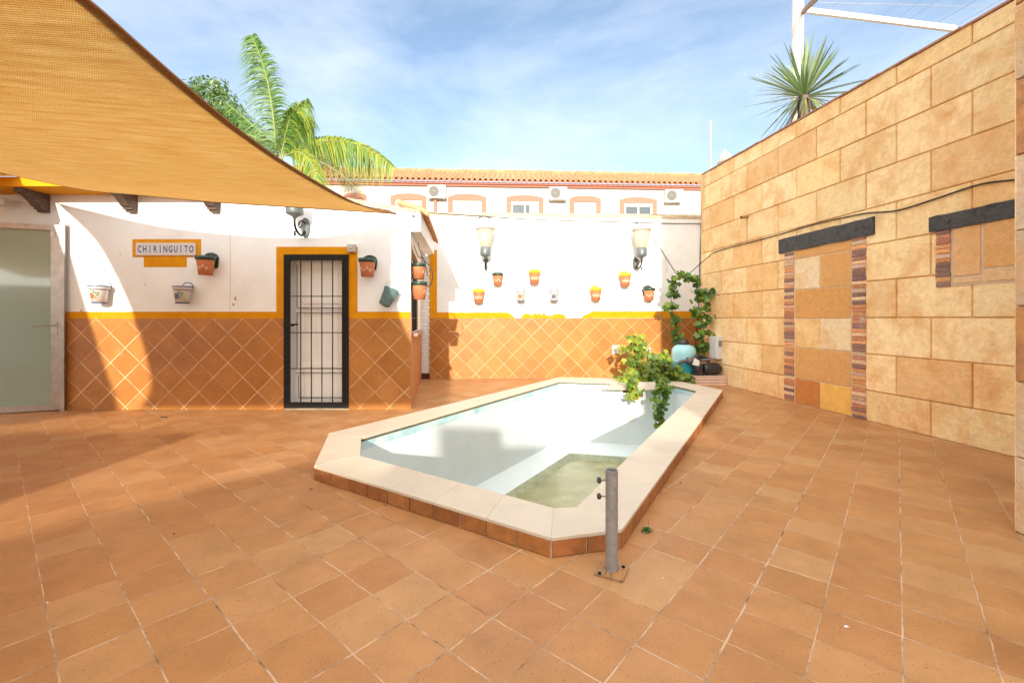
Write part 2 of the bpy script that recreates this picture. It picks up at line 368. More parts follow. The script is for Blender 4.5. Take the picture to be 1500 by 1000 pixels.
def tag(o, label=None, cat=None, group=None, kind=None):
    for k, v in (('label',label),('category',cat),('group',group),('kind',kind)):
        if v: o[k] = v
    return o
def thing(name, label, cat, loc=(0,0,0), group=None, rz=0):
    o = bpy.data.objects.new(name, None); COL.objects.link(o); o.location = loc; o.rotation_euler.z = rz
    o.empty_display_size = .1; return tag(o, label, cat, group)
def copy_thing(r, loc, rz=0, label=None, group=None, scale=None):
    c = r.copy(); COL.objects.link(c); c.location = loc; c.rotation_euler.z = rz
    if scale: c.scale = (scale,)*3
    if label: c['label'] = label
    if group: c['group'] = group
    for ch in r.children:
        d = ch.copy(); COL.objects.link(d); d.parent = c
        for g in ch.children:
            e = g.copy(); COL.objects.link(e); e.parent = d
    return c
def jit(c, a=.1, h=.0):
    k = 1+random.uniform(-a, a); return tuple(max(0, x*k*(1+random.uniform(-h, h))) for x in c)
def spline(pts, n=8):
    pts = [Vector(p) for p in pts]; out = []
    for i in range(len(pts)-1):
        p0, p1, p2, p3 = pts[max(i-1,0)], pts[i], pts[i+1], pts[min(i+2,len(pts)-1)]
        for k in range(n):
            t = k/n; out.append(.5*((2*p1)+(p2-p0)*t+(2*p0-5*p1+4*p2-p3)*t*t+(3*p1-p0-3*p2+p3)*t**3))
    out.append(pts[-1]); return out

# ------------------------------------------------------------ pool outline (level of the coping top)
CZ = .117
outer = [on(*p, CZ) for p in ((460,682),(482,634),(820,552),(985,556),(1059,571),(911,774.5),(807,787))]
inner = [on(*p, CZ) for p in ((527.5,667),(529,641),(820,558.3),(985,563.5),(1021,571.8),(845,741.5),(811,743.5))]
outer = [Vector((p.x, p.y)) for p in outer]; inner = [Vector((p.x, p.y)) for p in inner]

def holed(name, size, z, material):
    import bmesh
    bm = bmesh.new(); x0,y0,x1,y1 = size
    a = [bm.verts.new((x,y,z)) for x,y in ((x0,y0),(x1,y0),(x1,y1),(x0,y1))]
    b = [bm.verts.new((p.x,p.y,z)) for p in [outer[i].lerp(inner[i], .5) for i in range(7)]]
    e = [bm.edges.new((a[i],a[(i+1)%4])) for i in range(4)]+[bm.edges.new((b[i],b[(i+1)%7])) for i in range(7)]
    bmesh.ops.triangle_fill(bm, use_beauty=True, use_dissolve=False, edges=e)
    for f in bm.faces:
        if f.normal.z < 0: f.normal_flip()
    me = bpy.data.meshes.new(name); bm.to_mesh(me); bm.free(); me.materials.append(material)
    o = bpy.data.objects.new(name, me); COL.objects.link(o); return o
M_soil = mat('ground_soil', (.30,.24,.17), .95, var=.3, vscale=.3)
tag(holed('ground', (-400,-400,400,600), -.012, M_soil), kind='structure')
tag(holed('patio_floor', (-9.2,-5.9,4.95,10.95), 0, M_floor), kind='structure')

# ------------------------------------------------------------ swimming pool
pool = thing('swimming_pool', 'drained pale blue plunge pool with cream stone coping set in the tiled patio', 'swimming pool', (outer[0].x, outer[0].y, 0))
def child(mb, name, mats, parent, origin=None):
    o = mb.build(name, mats, parent)
    o.location = (0,0,0) if parent.type == 'MESH' else -Vector(parent.location)
    return o
# coping slabs
cp = MB(); ncut = [1, 12, 5, 2, 16, 1, 9]
ncut = [1, 7, 3, 1, 14, 1, 5]
for i in range(7):
    j = (i+1)%7; n = ncut[i]; th = .019
    for k in range(n):
        g = .0011
        a, b = k/n, (k+1)/n
        L0 = (outer[j]-outer[i]).length; g1 = g/L0
        o0, o1 = outer[i].lerp(outer[j], a+g1), outer[i].lerp(outer[j], b-g1)
        i0, i1 = inner[i].lerp(inner[j], a+g1), inner[i].lerp(inner[j], b-g1)
        dz = random.uniform(-.0006, .0006); c = jit((.59,.505,.395), .035, .01)
        cp.prism([o0, o1, i1, i0][::-1] if False else [(i0.x,i0.y),(i1.x,i1.y),(o1.x,o1.y),(o0.x,o0.y)], CZ-th+dz, CZ+dz, 0, c, bev=.002)
for i in range(7):
    j = (i+1)%7; a_, b_, c_, d_ = inner[i].lerp(outer[i],.04), inner[j].lerp(outer[j],.04), outer[j].lerp(inner[j],.04), outer[i].lerp(inner[i],.04)
    cp.prism([(p.x,p.y) for p in (a_,b_,c_,d_)], CZ-.018, CZ-.003, 0, (.62,.50,.36))
child(cp, 'coping', [M_cop], pool)
# kerb: mortar body and clay tiles
cen = sum(outer, Vector((0,0)))/7
kb = MB(); kt = MB(); ins = .006
def inset(poly, d):
    out = []; n = len(poly)
    for i in range(n):
        p0, p, p1 = poly[i-1], poly[i], poly[(i+1)%n]
        n1 = Vector((-(p-p0).y, (p-p0).x)).normalized(); n2 = Vector((-(p1-p).y, (p1-p).x)).normalized()
        if n1.dot(cen-p) < 0: n1 = -n1
        if n2.dot(cen-p) < 0: n2 = -n2
        m = (n1+n2); m = m/m.length_squared*2; out.append(p+m*d)
    return out
ks = inset(outer, ins+.005); ki = [outer[i].lerp(inner[i], .8) for i in range(7)]
for i in range(7):
    j = (i+1)%7
    kb.prism([(ki[i].x,ki[i].y),(ki[j].x,ki[j].y),(ks[j].x,ks[j].y),(ks[i].x,ks[i].y)], -.01, CZ-.0195)
    L0 = (ks[j]-ks[i]).length; n = max(1, round(L0/.225)); d = (ks[j]-ks[i]).normalized(); nn = Vector((d.y, -d.x))
    if nn.dot(ks[i]-cen) < 0: nn = -nn
    for k in range(n):
        a = ks[i]+d*(L0*k/n+.004); ln = L0/n-.008
        c = jit((.33,.125,.038), .22, .05)
        kt.slab((a.x,a.y,.003), (d.x*ln,d.y*ln,0), (0,0,CZ-.025), (nn.x,nn.y,0), .010+random.uniform(-.001,.002), .003, 0, c)
child(kb, 'kerb', [M_grout], pool); child(kt, 'kerb_tiles', [M_kerb], pool)
# basin
inw = inset(inner, -.012); flo = inset(inner, .50); zb, zf = -1.04, -1.33
ba = MB(); n = 7
vs = [(p.x,p.y,CZ-.0195) for p in inw]+[(p.x,p.y,zb) for p in inw]+[(p.x,p.y,zf) for p in flo]
fs = []; gf = []
for i in range(n):
    j = (i+1)%n; fs.append((i,j,j+n,i+n)); 
ba.add(vs, fs, 0)
fl2 = inset(inner, .31)
vs2 = [(p.x,p.y,zb) for p in inw]+[(p.x,p.y,zb-.14) for p in fl2]+[(p.x,p.y,zf) for p in flo]
ba.add(vs2, [(i,(i+1)%n,(i+1)%n+n,i+n) for i in range(n)], 0)
ba.add(vs2, [(i+n,(i+1)%n+n,(i+1)%n+2*n,i+2*n) for i in range(n)], 1)
ba.add(vs2[2*n:], [tuple(reversed(range(n)))], 1)
child(ba, 'basin', [M_pool, M_green], pool)
def rounded(poly, rad, k=5):
    out = []; n_ = len(poly)
    for i_ in range(n_):
        p0, p, p1 = poly[i_-1], poly[i_], poly[(i_+1)%n_]; a_ = (p0-p); b_ = (p1-p); ra = min(rad, a_.length*.45); rb = min(rad, b_.length*.45)
        A_, B_ = p+a_.normalized()*ra, p+b_.normalized()*rb
        for q in range(k+1): t = q/k; out.append(A_*(1-t)**2+p*2*t*(1-t)+B_*t*t)
    return out
wm = MB(); wp = rounded(inset(inner, .40), .4); wm.add([(p.x,p.y,-1.262) for p in wp], [tuple(range(len(wp)))], 0)
bn1, bn2 = inset(inner, -.0095), inset(inner, -.0075)
bm_ = MB()
for i_ in range(7):
    j_ = (i_+1)%7; bm_.add([(bn1[i_].x,bn1[i_].y,CZ-.13),(bn1[j_].x,bn1[j_].y,CZ-.13),(bn1[j_].x,bn1[j_].y,CZ-.046),(bn1[i_].x,bn1[i_].y,CZ-.046)], [(0,1,2,3)])
child(bm_, 'waterline_band', [mat('faded_cyan_band', (.36,.58,.62), .4, var=.2, vscale=6, dark=(.54,.62,.635), dscale=4, dlo=.42, dhi=.6)], pool)
bm_ = MB()
for i_ in range(7):
    j_ = (i_+1)%7; bm_.add([(bn2[i_].x,bn2[i_].y,CZ-.046),(bn2[j_].x,bn2[j_].y,CZ-.046),(bn2[j_].x,bn2[j_].y,CZ-.0196),(bn2[i_].x,bn2[i_].y,CZ-.0196)], [(0,1,2,3)])
child(bm_, 'mouldy_joint', [mat('mould', (.13,.12,.07), .9, var=.5, vscale=15)], pool)
tag(wm.build('water', [M_water]), kind='structure')
# pool light and skimmer on the far wall
fd = (inw[3]-inw[2]).normalized(); fn = Vector((fd.y, -fd.x, 0))
if fn.dot(Vector((cen.x,cen.y,0))-Vector((inw[2].x,inw[2].y,0))) < 0: fn = -fn
def farw(x, y):
    k = (x-750)/F; t = (inw[2].x-k*inw[2].y)/(k*fd.y-fd.x); Y = inw[2].y+fd.y*t; return at(x, y, Y)
pl = MB(); c = farw(923, 607)
pl.lathe([(0,0),(.118,0),(.120,.012),(.105,.022),(.092,.024)], c, fn, 32)
for k in range(4):
    t = k*math.pi/2+.6; q = c+Vector((fd.x,fd.y,0))*math.cos(t)*.106+Vector((0,0,1))*math.sin(t)*.106
    pl.lathe([(0,.032),(.006,.03),(.007,.018)], q, fn, 8)
lo = child(pl, 'underwater_light', [M_wplast], pool)
pg_ = MB(); pg_.lathe([(.094,.02),(.085,.030),(.05,.038),(0,.040)], c, fn, 32, 0)
child(pg_, 'lens', [mat('cloudy_lens', (.60,.55,.46), .2, var=.2, vscale=30)], lo)
sk = MB(); a = farw(908, 583); b = farw(946, 583); za, zb_ = a.z-.01, CZ-.035; e = b-a; e.z = 0; el = e.length; ed = e.normalized()
for (s0, s1, z0, z1) in ((-.0, .05, za, zb_), (el-.05, el, za, zb_), (.05, el-.05, za, za+.045)):
    sk.slab(Vector((a.x,a.y,z0))+ed*s0, ed*(s1-s0), Vector((0,0,z1-z0)), fn, .016, .004)
sko = child(sk, 'skimmer_frame', [M_cop], pool)
sk2 = MB(); sk2.slab(Vector((a.x,a.y,za+.045))+ed*.05, ed*(el-.10), Vector((0,0,zb_-za-.045)), fn, .005, .001)
sk2.slab(Vector((a.x,a.y,za+.045))+ed*.05, ed*(el-.20), Vector((0,0,.07)), fn, .012, .001, 1)
child(sk2, 'skimmer_mouth', [mat('rusty_brown_plastic', (.22,.085,.03), .6, var=.3), M_cop], sko)
lid = MB(); q4 = [at(901,561.3,8.57), at(884,570.5,8.25), at(966,572,8.12), at(963,561.0,8.38)]
lid.sheet(q4, .026, (q4[1]-q4[0]).cross(q4[2]-q4[1]).normalized() if (q4[1]-q4[0]).cross(q4[2]-q4[1]).z > 0 else -(q4[1]-q4[0]).cross(q4[2]-q4[1]).normalized(), 0, (.50,.43,.34))
tag(lid.build('loose_slab', [M_cop]), 'loose cream coping slab lying over the skimmer under the leafy plant', 'slab')

# ------------------------------------------------------------ umbrella post
c0 = on(896, 838, 0)
up = thing('umbrella_post', 'short grey steel tube on a rusty square plate beside the pool', 'post', c0)
m = MB(); m.tube([(0,0,.012),(0,0,.545)], .0325, 28, cap=False); m.tube([(0,0,.545),(0,0,.47)], .0285, 28, cap=False)
m.lathe([(.0285,.545),(.0325,.545)], seg=28); m.build('tube', [M_post], up)
m = MB(); m.box((-.075,-.07,.0),( .075,.07,.009), rot=R(-28)); o = m.build('base_plate', [M_rust], up); o.location.z = .002
m = MB()
for k in range(26):
    t = random.uniform(0, 6.28); r = random.uniform(.03,.05); m.lathe([(0,.012),(.008,.009),(.012,.0)], (math.cos(t)*r, math.sin(t)*r*.8, .009), seg=7)
m.build('weld_scale', [M_rust], up)
for z in (.49, .405):
    m = MB(); m.tube([(-.03,0,z),(-.062,0,z)], .0045, 8); m.build('bolt', [M_rust], up)
    m = MB(); m.lathe([(0,.0),(.012,.0),(.017,.006),(.017,.013),(.012,.019),(0,.02)], (-.058,0,z), (-1,0,0), 8, smooth=False); m.build('knob', [M_blackp], up)
for p in ((-.07,-.03),(.07,.03)):
    m = MB(); m.lathe([(0,.012),(.008,.010),(.010,.0)], (p[0],p[1],.010), seg=6, smooth=False); m.build('anchor_bolt', [M_black], up)

# ------------------------------------------------------------ stone wall on the right
sw = thing('stone_block_wall', 'tall wall of honey coloured stamped stone blocks with a bricked up doorway', 'wall', (WX(4.4), 4.4, 0))
T = Vector((-.12, 1, 0)).normalized(); N = Vector((-1, -.12, 0)).normalized()
def wp_(Y, z, d=0): return Vector((WX(Y), Y, z))+N*d
def toplvl(Y): return 4.44+(Y-4.345)*.0144+.01
core = MB(); Ya, Yb = 2.0, 9.9
core.sheet([wp_(Ya,0), wp_(Yb,0), wp_(Yb,toplvl(Yb)), wp_(Ya,toplvl(Ya))], -.30, N)
core.sheet([(WX(9.9),9.9,0),(4.365,10.36,0),(4.365,10.36,toplvl(9.9)),(WX(9.9),9.9,toplvl(9.9))], -.3, (-1,.0,0))
child(core, 'wall_core', [M_joint], sw)
tones = [(.90,.65,.33),(.88,.62,.30),(.92,.68,.36),(.90,.62,.29),(.93,.69,.37),(.90,.65,.34)]
dk = [(.82,.51,.22),(.84,.54,.25)]
bl = MB(); zs = [-.005,.40,.879,1.357,1.836,2.315,2.79,3.27,3.75,4.23]
for i, z0 in enumerate(zs):
    z1 = zs[i+1] if i+1 < len(zs) else None
    off = 5.527 if i%2 else 5.125
    Y = off-.815*5
    while Y < 9.9:
        ln = .815*(1+ .0*Y)
        a, b = max(Y, 2.02), min(Y+ln, 9.895)
        if False:
            segs = [(a, (a+b)/2), ((a+b)/2, b)]
        else: segs = [(a,b)]
        for (p, q) in segs:
            if q-p < .08: continue
            zt = (z1 if z1 else toplvl((p+q)/2)-.0)
            if zt-z0 < .04: continue
            col = jit(random.choice(tones), .06, .008) if random.random() > .13 else jit(random.choice(dk), .06, .008)
            g = .0045; w_ = q-p
            bl.slab(wp_(p,z0+g)+T*g, T*((w_)*1.0072-2*g), Vector((0,0,zt-z0-2*g)), N, .020+random.uniform(-.004,.004), .008, 0, col, tuple(x*y for x, y in zip(col,(.90,.80,.66))))
        Y += ln
# return piece into the corner
for i, z0 in enumerate(zs):
    zt = zs[i+1] if i+1 < len(zs) else toplvl(9.9)
    P0 = Vector((WX(9.9),9.905,z0+.004)); e = Vector((4.352,10.28,0))-Vector((WX(9.9),9.905,0)); nn = Vector((-e.y, e.x, 0)).normalized()
    if nn.x > 0: nn = -nn
    bl.slab(P0, e, Vector((0,0,zt-z0-.008)), nn, .012, .004, 0, jit(random.choice(tones), .1, .03))
child(bl, 'stone_blocks', [M_stone], sw)
cap = MB(); segn = 17
for k in range(segn):
    a = 2.0+(9.95-2.0)*k/segn; b = 2.0+(9.95-2.0)*(k+1)/segn-.012
    ov = .035+random.uniform(-.004,.004)
    cap.slab(wp_(a,toplvl(a)+.003)-N*.32, T*((b-a)*1.0072), N*(.32+ov), Vector((0,0,1)), .022+random.uniform(0,.004), .003, 0, jit((.40,.20,.12), .12, .04))
child(cap, 'clay_cap', [M_kerb], sw)
# blocked doorway
def patch(y0, y1, z0, z1, d, mi, col, mb, g=.007, bev=.004): 
    mb.slab(wp_(y0+g, z0+g), T*((y1-y0-2*g)*1.0072), Vector((0,0,z1-z0-2*g)), N, d, bev, mi, col)
dp = MB(); patch(5.93, 7.41, 0, 2.44, .026, 0, (1,1,1), dp, 0, .002); child(dp, 'doorway_mortar', [M_mortar], sw)
inf = MB(); yl, yr, ym = 7.18, 6.15, 6.68
LT, DKO, YE = (.82,.62,.38), (.66,.34,.11), (.84,.56,.24)
patch(yr, yl, 2.29, 2.43, .034, 0, DKO, inf); patch(ym, yl, 1.80, 2.29, .034, 0, (.80,.60,.36), inf); patch(yr, ym, 1.80, 2.29, .034, 0, DKO, inf)
patch(yr, yl, 1.345, 1.80, .034, 0, (.64,.31,.09), inf); patch(ym, yl, .89, 1.345, .034, 0, YE, inf); patch(yr, ym, .89, 1.345, .034, 0, (.82,.62,.36), inf)
patch(yr, yl, .40, .89, .034, 0, DKO, inf); patch(ym, yl, 0.0, .40, .034, 0, (.56,.20,.04), inf); patch(yr, ym, 0.0, .40, .034, 0, (.84,.46,.10), inf)
child(inf, 'doorway_blocks', [M_stone], sw)
btones = [(.52,.20,.09),(.62,.26,.10),(.30,.15,.11),(.24,.13,.10),(.70,.34,.14),(.60,.38,.24),(.46,.19,.11),(.74,.46,.26)]
def jamb(y0, y1, z0, z1, d):
    jb = MB(); z = z0
    while z < z1-.02:
        h = random.uniform(.038, .052); a = y0+.006+random.uniform(0,.01); b = y1-.006-random.uniform(0,.012)
        jb.slab(wp_(a, z), T*((b-a)*1.0072), Vector((random.uniform(-.001,.001),0,min(h, z1-z))), N, d+random.uniform(-.004,.006), .004, 0, jit(random.choice(btones), .15, .05))
        z += h+.009
    child(jb, 'brick_jamb', [M_brick], sw)
jamb(7.19, 7.42, .0, 2.44, .039); jamb(5.92, 6.145, .0, 2.44, .039)
wm_ = MB(); patch(4.0, 5.06, 1.70, 2.33, .026, 0, (1,1,1), wm_, 0, .002); child(wm_, 'window_mortar', [M_mortar], sw)
jamb(4.90, 5.07, 1.70, 2.33, .039)
inf = MB(); patch(4.62, 4.89, 1.80, 2.33, .034, 0, (.74,.44,.20), inf); patch(4.0, 4.61, 1.86, 2.33, .034, 0, (.72,.40,.15), inf); patch(4.0, 4.61, 1.72, 1.85, .034, 0, (.74,.48,.25), inf); patch(4.62,4.89,1.72,1.79,.034,0,(.74,.48,.25),inf)
child(inf, 'window_blocks', [M_stone], sw)
def lintel(y0, y1, z0, z1):
    lb = MB(); k = 14; rng = [random.uniform(-.006,.006) for _ in range(k+1)]; rn2 = [random.uniform(-.006,.006) for _ in range(k+1)]
    for q in range(k):
        a, b = y0+(y1-y0)*q/k, y0+(y1-y0)*(q+1)/k
        p = [wp_(a,z0+rng[q]), wp_(b,z0+rng[q+1]), wp_(b,z1+rn2[q+1]), wp_(a,z1+rn2[q])]
        f = [x+N*.055 for x in p]
        lb.add(p+f, [(4,7,6,5),(0,1,5,4),(2,3,7,6)]+([(0,4,7,3)] if q == 0 else [])+([(1,2,6,5)] if q == k-1 else []))
    for yy in (y0+.25, y1-.2):
        lb.lathe([(0,.010),(.02,.008),(.022,0)], wp_(yy, (z0+z1)/2, .055), N, 6, smooth=False)
    child(lb, 'timber_lintel', [M_beam], sw)
lintel(5.807, 7.515, 2.435, 2.665); lintel(3.9, 5.117, 2.33, 2.50)
# waste pipe through the wall
sp = MB(); q = onwall(1097, 317, 0); q2 = q+N*.17+Vector((0,-.02,-.03)); sp.tube([q, q2], .028, 14, cap=False); sp.tube([q2, q+N*.02], .022, 14, cap=False)
so_ = child(sp, 'waste_pipe', [M_rust], sw)
# pier at the right edge of the picture
pr = thing('stone_pier', 'stone clad pier standing at the right edge closest to the viewer', 'pier', (3.19, 2.83, 0))
pm = MB(); pm.box((3.20,.4,0),(4.9,2.825,6.6)); child(pm, 'pier_core', [M_joint], pr)
pm = MB(); z = 0; i = 0
while z < 6.5:
    h = .475
    for (a, b) in (((.4,1.2),(1.2,2.0),(2.0,2.83)) if i%2 else ((.4,1.6),(1.6,2.4),(2.4,2.83))):
        pm.slab((3.20,b,z+.004), (0,-(b-a)+.01,0), (0,0,h-.008), (-1,0,0), .016+random.uniform(-.003,.003), .006, 0, jit(random.choice([(.62,.46,.30),(.44,.20,.08),(.62,.44,.27),(.5,.28,.14)]), .1, .03))
    for (a, b) in ((3.185,3.8),(3.8,4.6)):
        pm.slab((a,2.825,z+.004),(b-a-.01,0,0),(0,0,h-.008),(0,1,0),.012,.005,0,jit(random.choice(tones),.1,.03))
    z += h; i += 1
child(pm, 'stone_facing', [M_stone], pr)

# ------------------------------------------------------------ back wall
bw = thing('back_wall', 'white painted wall behind the pool with diamond laid clay tiles below an ochre line', 'wall', (B0.x, B0.y, 0))
bd = Vector((B1.x-B0.x, B1.y-B0.y, 0)); bl_ = bd.length; bu = bd.normalized(); bn = Vector((bu.y, -bu.x, 0))
def bp(s, z, d=0): return Vector((B0.x,B0.y,z))+bu*s+bn*d
def sb(x, y): # pixel -> (s,z) on the back wall
    p = at(x, y, BY(x)); return ((p-Vector((B0.x,B0.y,p.z))).dot(bu), p.z)
m = MB(); m.sheet([bp(0,0), bp(bl_+.6,0), bp(bl_+.6,3.64), bp(0,3.64)], -.22, bn); child(m, 'plaster', [M_white], bw)
m = MB(); m.sheet([bp(-.0,.004), bp(bl_,.004), bp(bl_,1.352), bp(0,1.352)], .012, bn); child(m, 'tile_dado', [M_dado_b], bw)
# worn ochre line, left strip and two remnants
def strip(pts):
    mm = MB(); mm.sheet([bp(s,z,.0) for s,z in pts], .004, bn); child(mm, 'painted_line', [M_ochre], bw)
def rag(x0, x1, ytop, ybot, amp=1.0, n=26):
    top = []
    for k in range(n+1):
        x = x0+(x1-x0)*k/n; top.append(sb(x, ytop(x)+random.uniform(-amp, amp)*.5))
    bot = [sb(x1, ybot), sb(x0, ybot)]
    return bot[::-1][:1] and [sb(x0, ybot), sb(x1, ybot)]+top[::-1]
tl = lambda x: 457.0 + 0*x
strip([(0,1.352),(.155,1.352),(.155,2.86),(0,2.86)])
strip(rag(636.6, 745, lambda x: 457.5+(x-640)*.0, 466, .5)); 
strip(rag(745, 756, lambda x: 458+(x-745)*.75, 466.3, .4, 6))
strip(rag(764, 780, lambda x: 462-3*math.sin((x-764)/5), 466.3, 1.4, 10))
strip(rag(780, 800, lambda x: 459.5+2*math.sin(x), 466.3, 1.2, 10))
strip(rag(800, 829, lambda x: 459.5 if 812 < x < 826 else 462, 466.3, 1.0, 12))
strip(rag(853, 866, lambda x: 463-(x-853)*.45, 466.3, .6, 6)); strip(rag(866, 1028, lambda x: 455.8, 465.6, .4, 30))
m = MB(); m.sheet([bp(-.01,3.64,.02), bp(bl_+.6,3.64,.02), bp(bl_+.6,3.69,.02), bp(-.01,3.69,.02)], -.27, bn); child(m, 'wall_cap', [M_conc], bw)
# glazed brick wall in the slot beside the bar
gb = thing('glazed_brick_wall', 'narrow strip of white glazed brick wall between the bar and the back wall', 'wall', (-2.2, 9.96, 0))
m = MB(); m.box((-7,9.965,0),(B0.x-.003,10.15,3.5)); 
m2 = MB(); z = .13
while z < 3.4:
    x = -2.45+(.12 if int(z/.075)%2 else 0)
    while x < B0.x-.02:
        e = min(x+.237, B0.x-.006); m2.slab((x,9.965,z),(e-x,0,0),(0,0,.068),(0,-1,0),.008,.002,0,jit((.76,.75,.72),.03)); x += .243
    z += .075
child(m, 'wall_body', [M_conc], gb); child(m2, 'glazed_bricks', [mat('glazed_brick', (1,1,1), .3, tint=True)], gb)
m = MB(); m.box((-2.6,9.93,.0),(B0.x-.004,9.956,.12)); child(m, 'skirting', [mat('maroon_tile', (.07,.02,.015), .3)], gb)
# neighbour's stained parapet
pw = [at(380,297,11.2), at(541,299.7,11.2), at(585,308,11.2), at(617,311,11.2), at(1055,314.5,11.2)]
m = MB(); poly = [(p.x,11.2,p.z) for p in pw]; m.sheet([(poly[0][0],11.2,0),(poly[-1][0],11.2,0)]+poly[::-1], -.2, (0,-1,0))
tag(m.build('parapet_wall', [M_conc]), 'rain streaked pale parapet wall just behind the white pot wall', 'wall')

# ------------------------------------------------------------ bar hut on the left
hx1, hxs = -1.50, -1.35
hut = thing('bar_building', 'low white bar building with ochre line, clay tile dado and barred door', 'building', (-1.5, 6.6, 0))
fpoly = [(-9,0),(hx1,0),(hx1,2.63),(hxs,2.63),(hxs,2.90),(-2.12,3.02),(-3.2,3.2),(-3.4,3.35),(-9,3.35)]
dx0, dx1, dz1 = at(417,0,HY).x, at(511,0,HY).x, at(0,373,HY).z
def hp(x, z, d=0): return Vector((x, HY-d, z))
m = MB()
# wall in pieces round the door opening
m.sheet([hp(-9,0), hp(dx0,0), hp(dx0,dz1), hp(-9,dz1)], -.25, (0,-1,0))
m.sheet([hp(dx1,0), hp(hx1,0), hp(hx1,dz1), hp(dx1,dz1)], -.05, (0,-1,0))
m.sheet([hp(-9,dz1), hp(hx1,dz1), hp(hx1,2.63), hp(hxs,2.63), hp(hxs,2.90), hp(-2.12,3.02), hp(-3.2,3.2), hp(-3.4,3.35), hp(-9,3.35)], -.05, (0,-1,0))
child(m, 'front_wall', [M_white], hut)
m = MB(); m.box((dx0-.1,HY+.051,0),(dx0-.001,HY+.3,dz1+.1)); m.box((dx1+.001,HY+.051,0),(dx1+.1,HY+.3,dz1+.1)); m.box((dx0,HY+.051,dz1+.001),(dx1,HY+.3,dz1+.1)); m.box((dx0-.1,HY+.301,0),(dx1+.1,HY+.32,dz1+.1)); child(m, 'door_reveal', [M_white], hut)
m = MB()
for (a, b) in ((-7.4, at(405,0,HY).x+.12), (at(511,0,HY).x+.004, hx1)):
    m.sheet([hp(a,.003), hp(b,.003), hp(b,1.345), hp(a,1.345)], .012, (0,-1,0))
child(m, 'tile_dado', [M_dado], hut)
m = MB(); zt = at(0,456.5,HY).z; xl, xr = at(405,0,HY).x, at(523.5,0,HY).x; ztop = at(0,361.5,HY).z
m.sheet([hp(-7.4,1.345), hp(xl,1.345), hp(xl,zt), hp(-7.4,zt)], .005, (0,-1,0))
m.sheet([hp(xr,1.345), hp(hx1,1.345), hp(hx1,zt), hp(xr,zt)], .005, (0,-1,0))
m.sheet([hp(xl,1.345), hp(dx0,1.345), hp(dx0,ztop), hp(xl,ztop)], .005, (0,-1,0))
m.sheet([hp(dx1,1.345), hp(xr,1.345), hp(xr,ztop), hp(dx1,ztop)], .005, (0,-1,0))
m.sheet([hp(dx0,dz1), hp(dx1,dz1), hp(dx1,ztop), hp(dx0,ztop)], .005, (0,-1,0))
child(m, 'ochre_line', [M_ochre], hut)
m = MB(); P_ = lambda x, y: hp(at(x,0,HY).x, at(0,y,HY).z)
m.sheet([P_(211,391), P_(273.5,391), P_(273.5,376.5), P_(294.5,376.5), P_(294.5,350.5), P_(194.5,350.5), P_(194.5,376.5), P_(211,376.5)], .005, (0,-1,0))
child(m, 'painted_panel', [M_ochre], hut)
# peeling and cracks on the plaster
m = MB()
for (x, y, s) in ((345,438,4),(342,446,3),(176,373,1.5),(213,417,1.5),(540,328,1.8),(119,455,3)):
    pts = []
    for k in range(9):
        t = k*6.283/9; r = s*random.uniform(.5,1.2); pts.append(P_(x+r*math.cos(t)*.6, y-r*math.sin(t)))
    m = MB(); m.sheet(pts, .002, (0,-1,0)); child(m, 'plaster_damage', [M_conc], hut)
m = MB(); m.tube([P_(336.5,300)+Vector((0,-.002,0)), P_(337.5,380)+Vector((0,-.002,0)), P_(337,455)+Vector((0,-.002,0))], .0025, 4); child(m, 'plaster_crack', [M_conc], hut)
# side wall with the serving hatch
def hs(Y, z, d=0): return Vector((hx1-.1563*(Y-HY), Y, z))+Vector((.988,.154,0))*d
SN = (.988,.154,0); ya, yb, zs0, zs1 = 6.78, 8.6, 1.13, 2.5
m = MB()
m.sheet([hs(6.851,1.34), hs(ya+.08,1.34), hs(ya+.08,2.63), hs(6.851,2.63)], -.2, SN) if False else None
for q in ([hs(HY+.052,0),hs(9.94,0),hs(9.94,zs0),hs(HY+.052,zs0)], [hs(yb,zs0),hs(9.94,zs0),hs(9.94,2.9),hs(yb,2.9)], [hs(HY+.052,zs1),hs(yb,zs1),hs(yb,2.9),hs(HY+.052,2.9)]):
    m.sheet(q, -.18, SN)
child(m, 'side_wall', [M_white], hut)
m = MB(); m.sheet([hs(HY+.0,.003), hs(9.94,.003), hs(9.94,zs0-.06), hs(HY+.0,zs0-.06)], .012, SN); m.sheet([hs(HY+.0,zs0-.06), hs(ya,zs0-.06), hs(ya,1.345), hs(HY+.0,1.345)], .012, SN)
child(m, 'side_tile_facing', [mat('plain_clay_facing', (.44,.18,.065), .5, var=.15, vscale=5, bump=.2)], hut)
m = MB()
for k in range(8):
    a = ya-.03+(yb-ya+.06)*k/8; m.slab(hs(a,zs0-.055)-Vector(SN)*.14, Vector((-.154,.988,0))*.222, Vector((0,0,.05)), SN, .24, .008, 0, jit((.40,.24,.17), .15, .04))
child(m, 'hatch_sill', [M_brick], hut)
hatch = MB(); hatch.sheet([hs(HY+.10,zs0,-.10), hs(yb,zs0,-.10), hs(yb,zs1,-.10), hs(HY+.10,zs1,-.10)], -.02, SN); ho = child(hatch, 'hatch_shutter', [M_brown], hut)
m = MB()
for (a, b, z0, z1) in ((ya,ya+.06,zs0,zs1),(yb-.06,yb,zs0,zs1),(ya+.06,yb-.06,zs1-.07,zs1),(ya+.06,yb-.06,2.18,2.24)):
    m.sheet([hs(a,z0,-.06), hs(b,z0,-.06), hs(b,z1,-.06), hs(a,z1,-.06)], .065, SN)
child(m, 'hatch_frame', [mat('pale_timber', (.62,.46,.30), .6, var=.2, vscale=9)], hut)
m = MB()
for k in range(13):
    Y = ya+.12+k*.135; m.tube([hs(Y,zs0,-.02), hs(Y,2.18,-.02)], .008, 6)
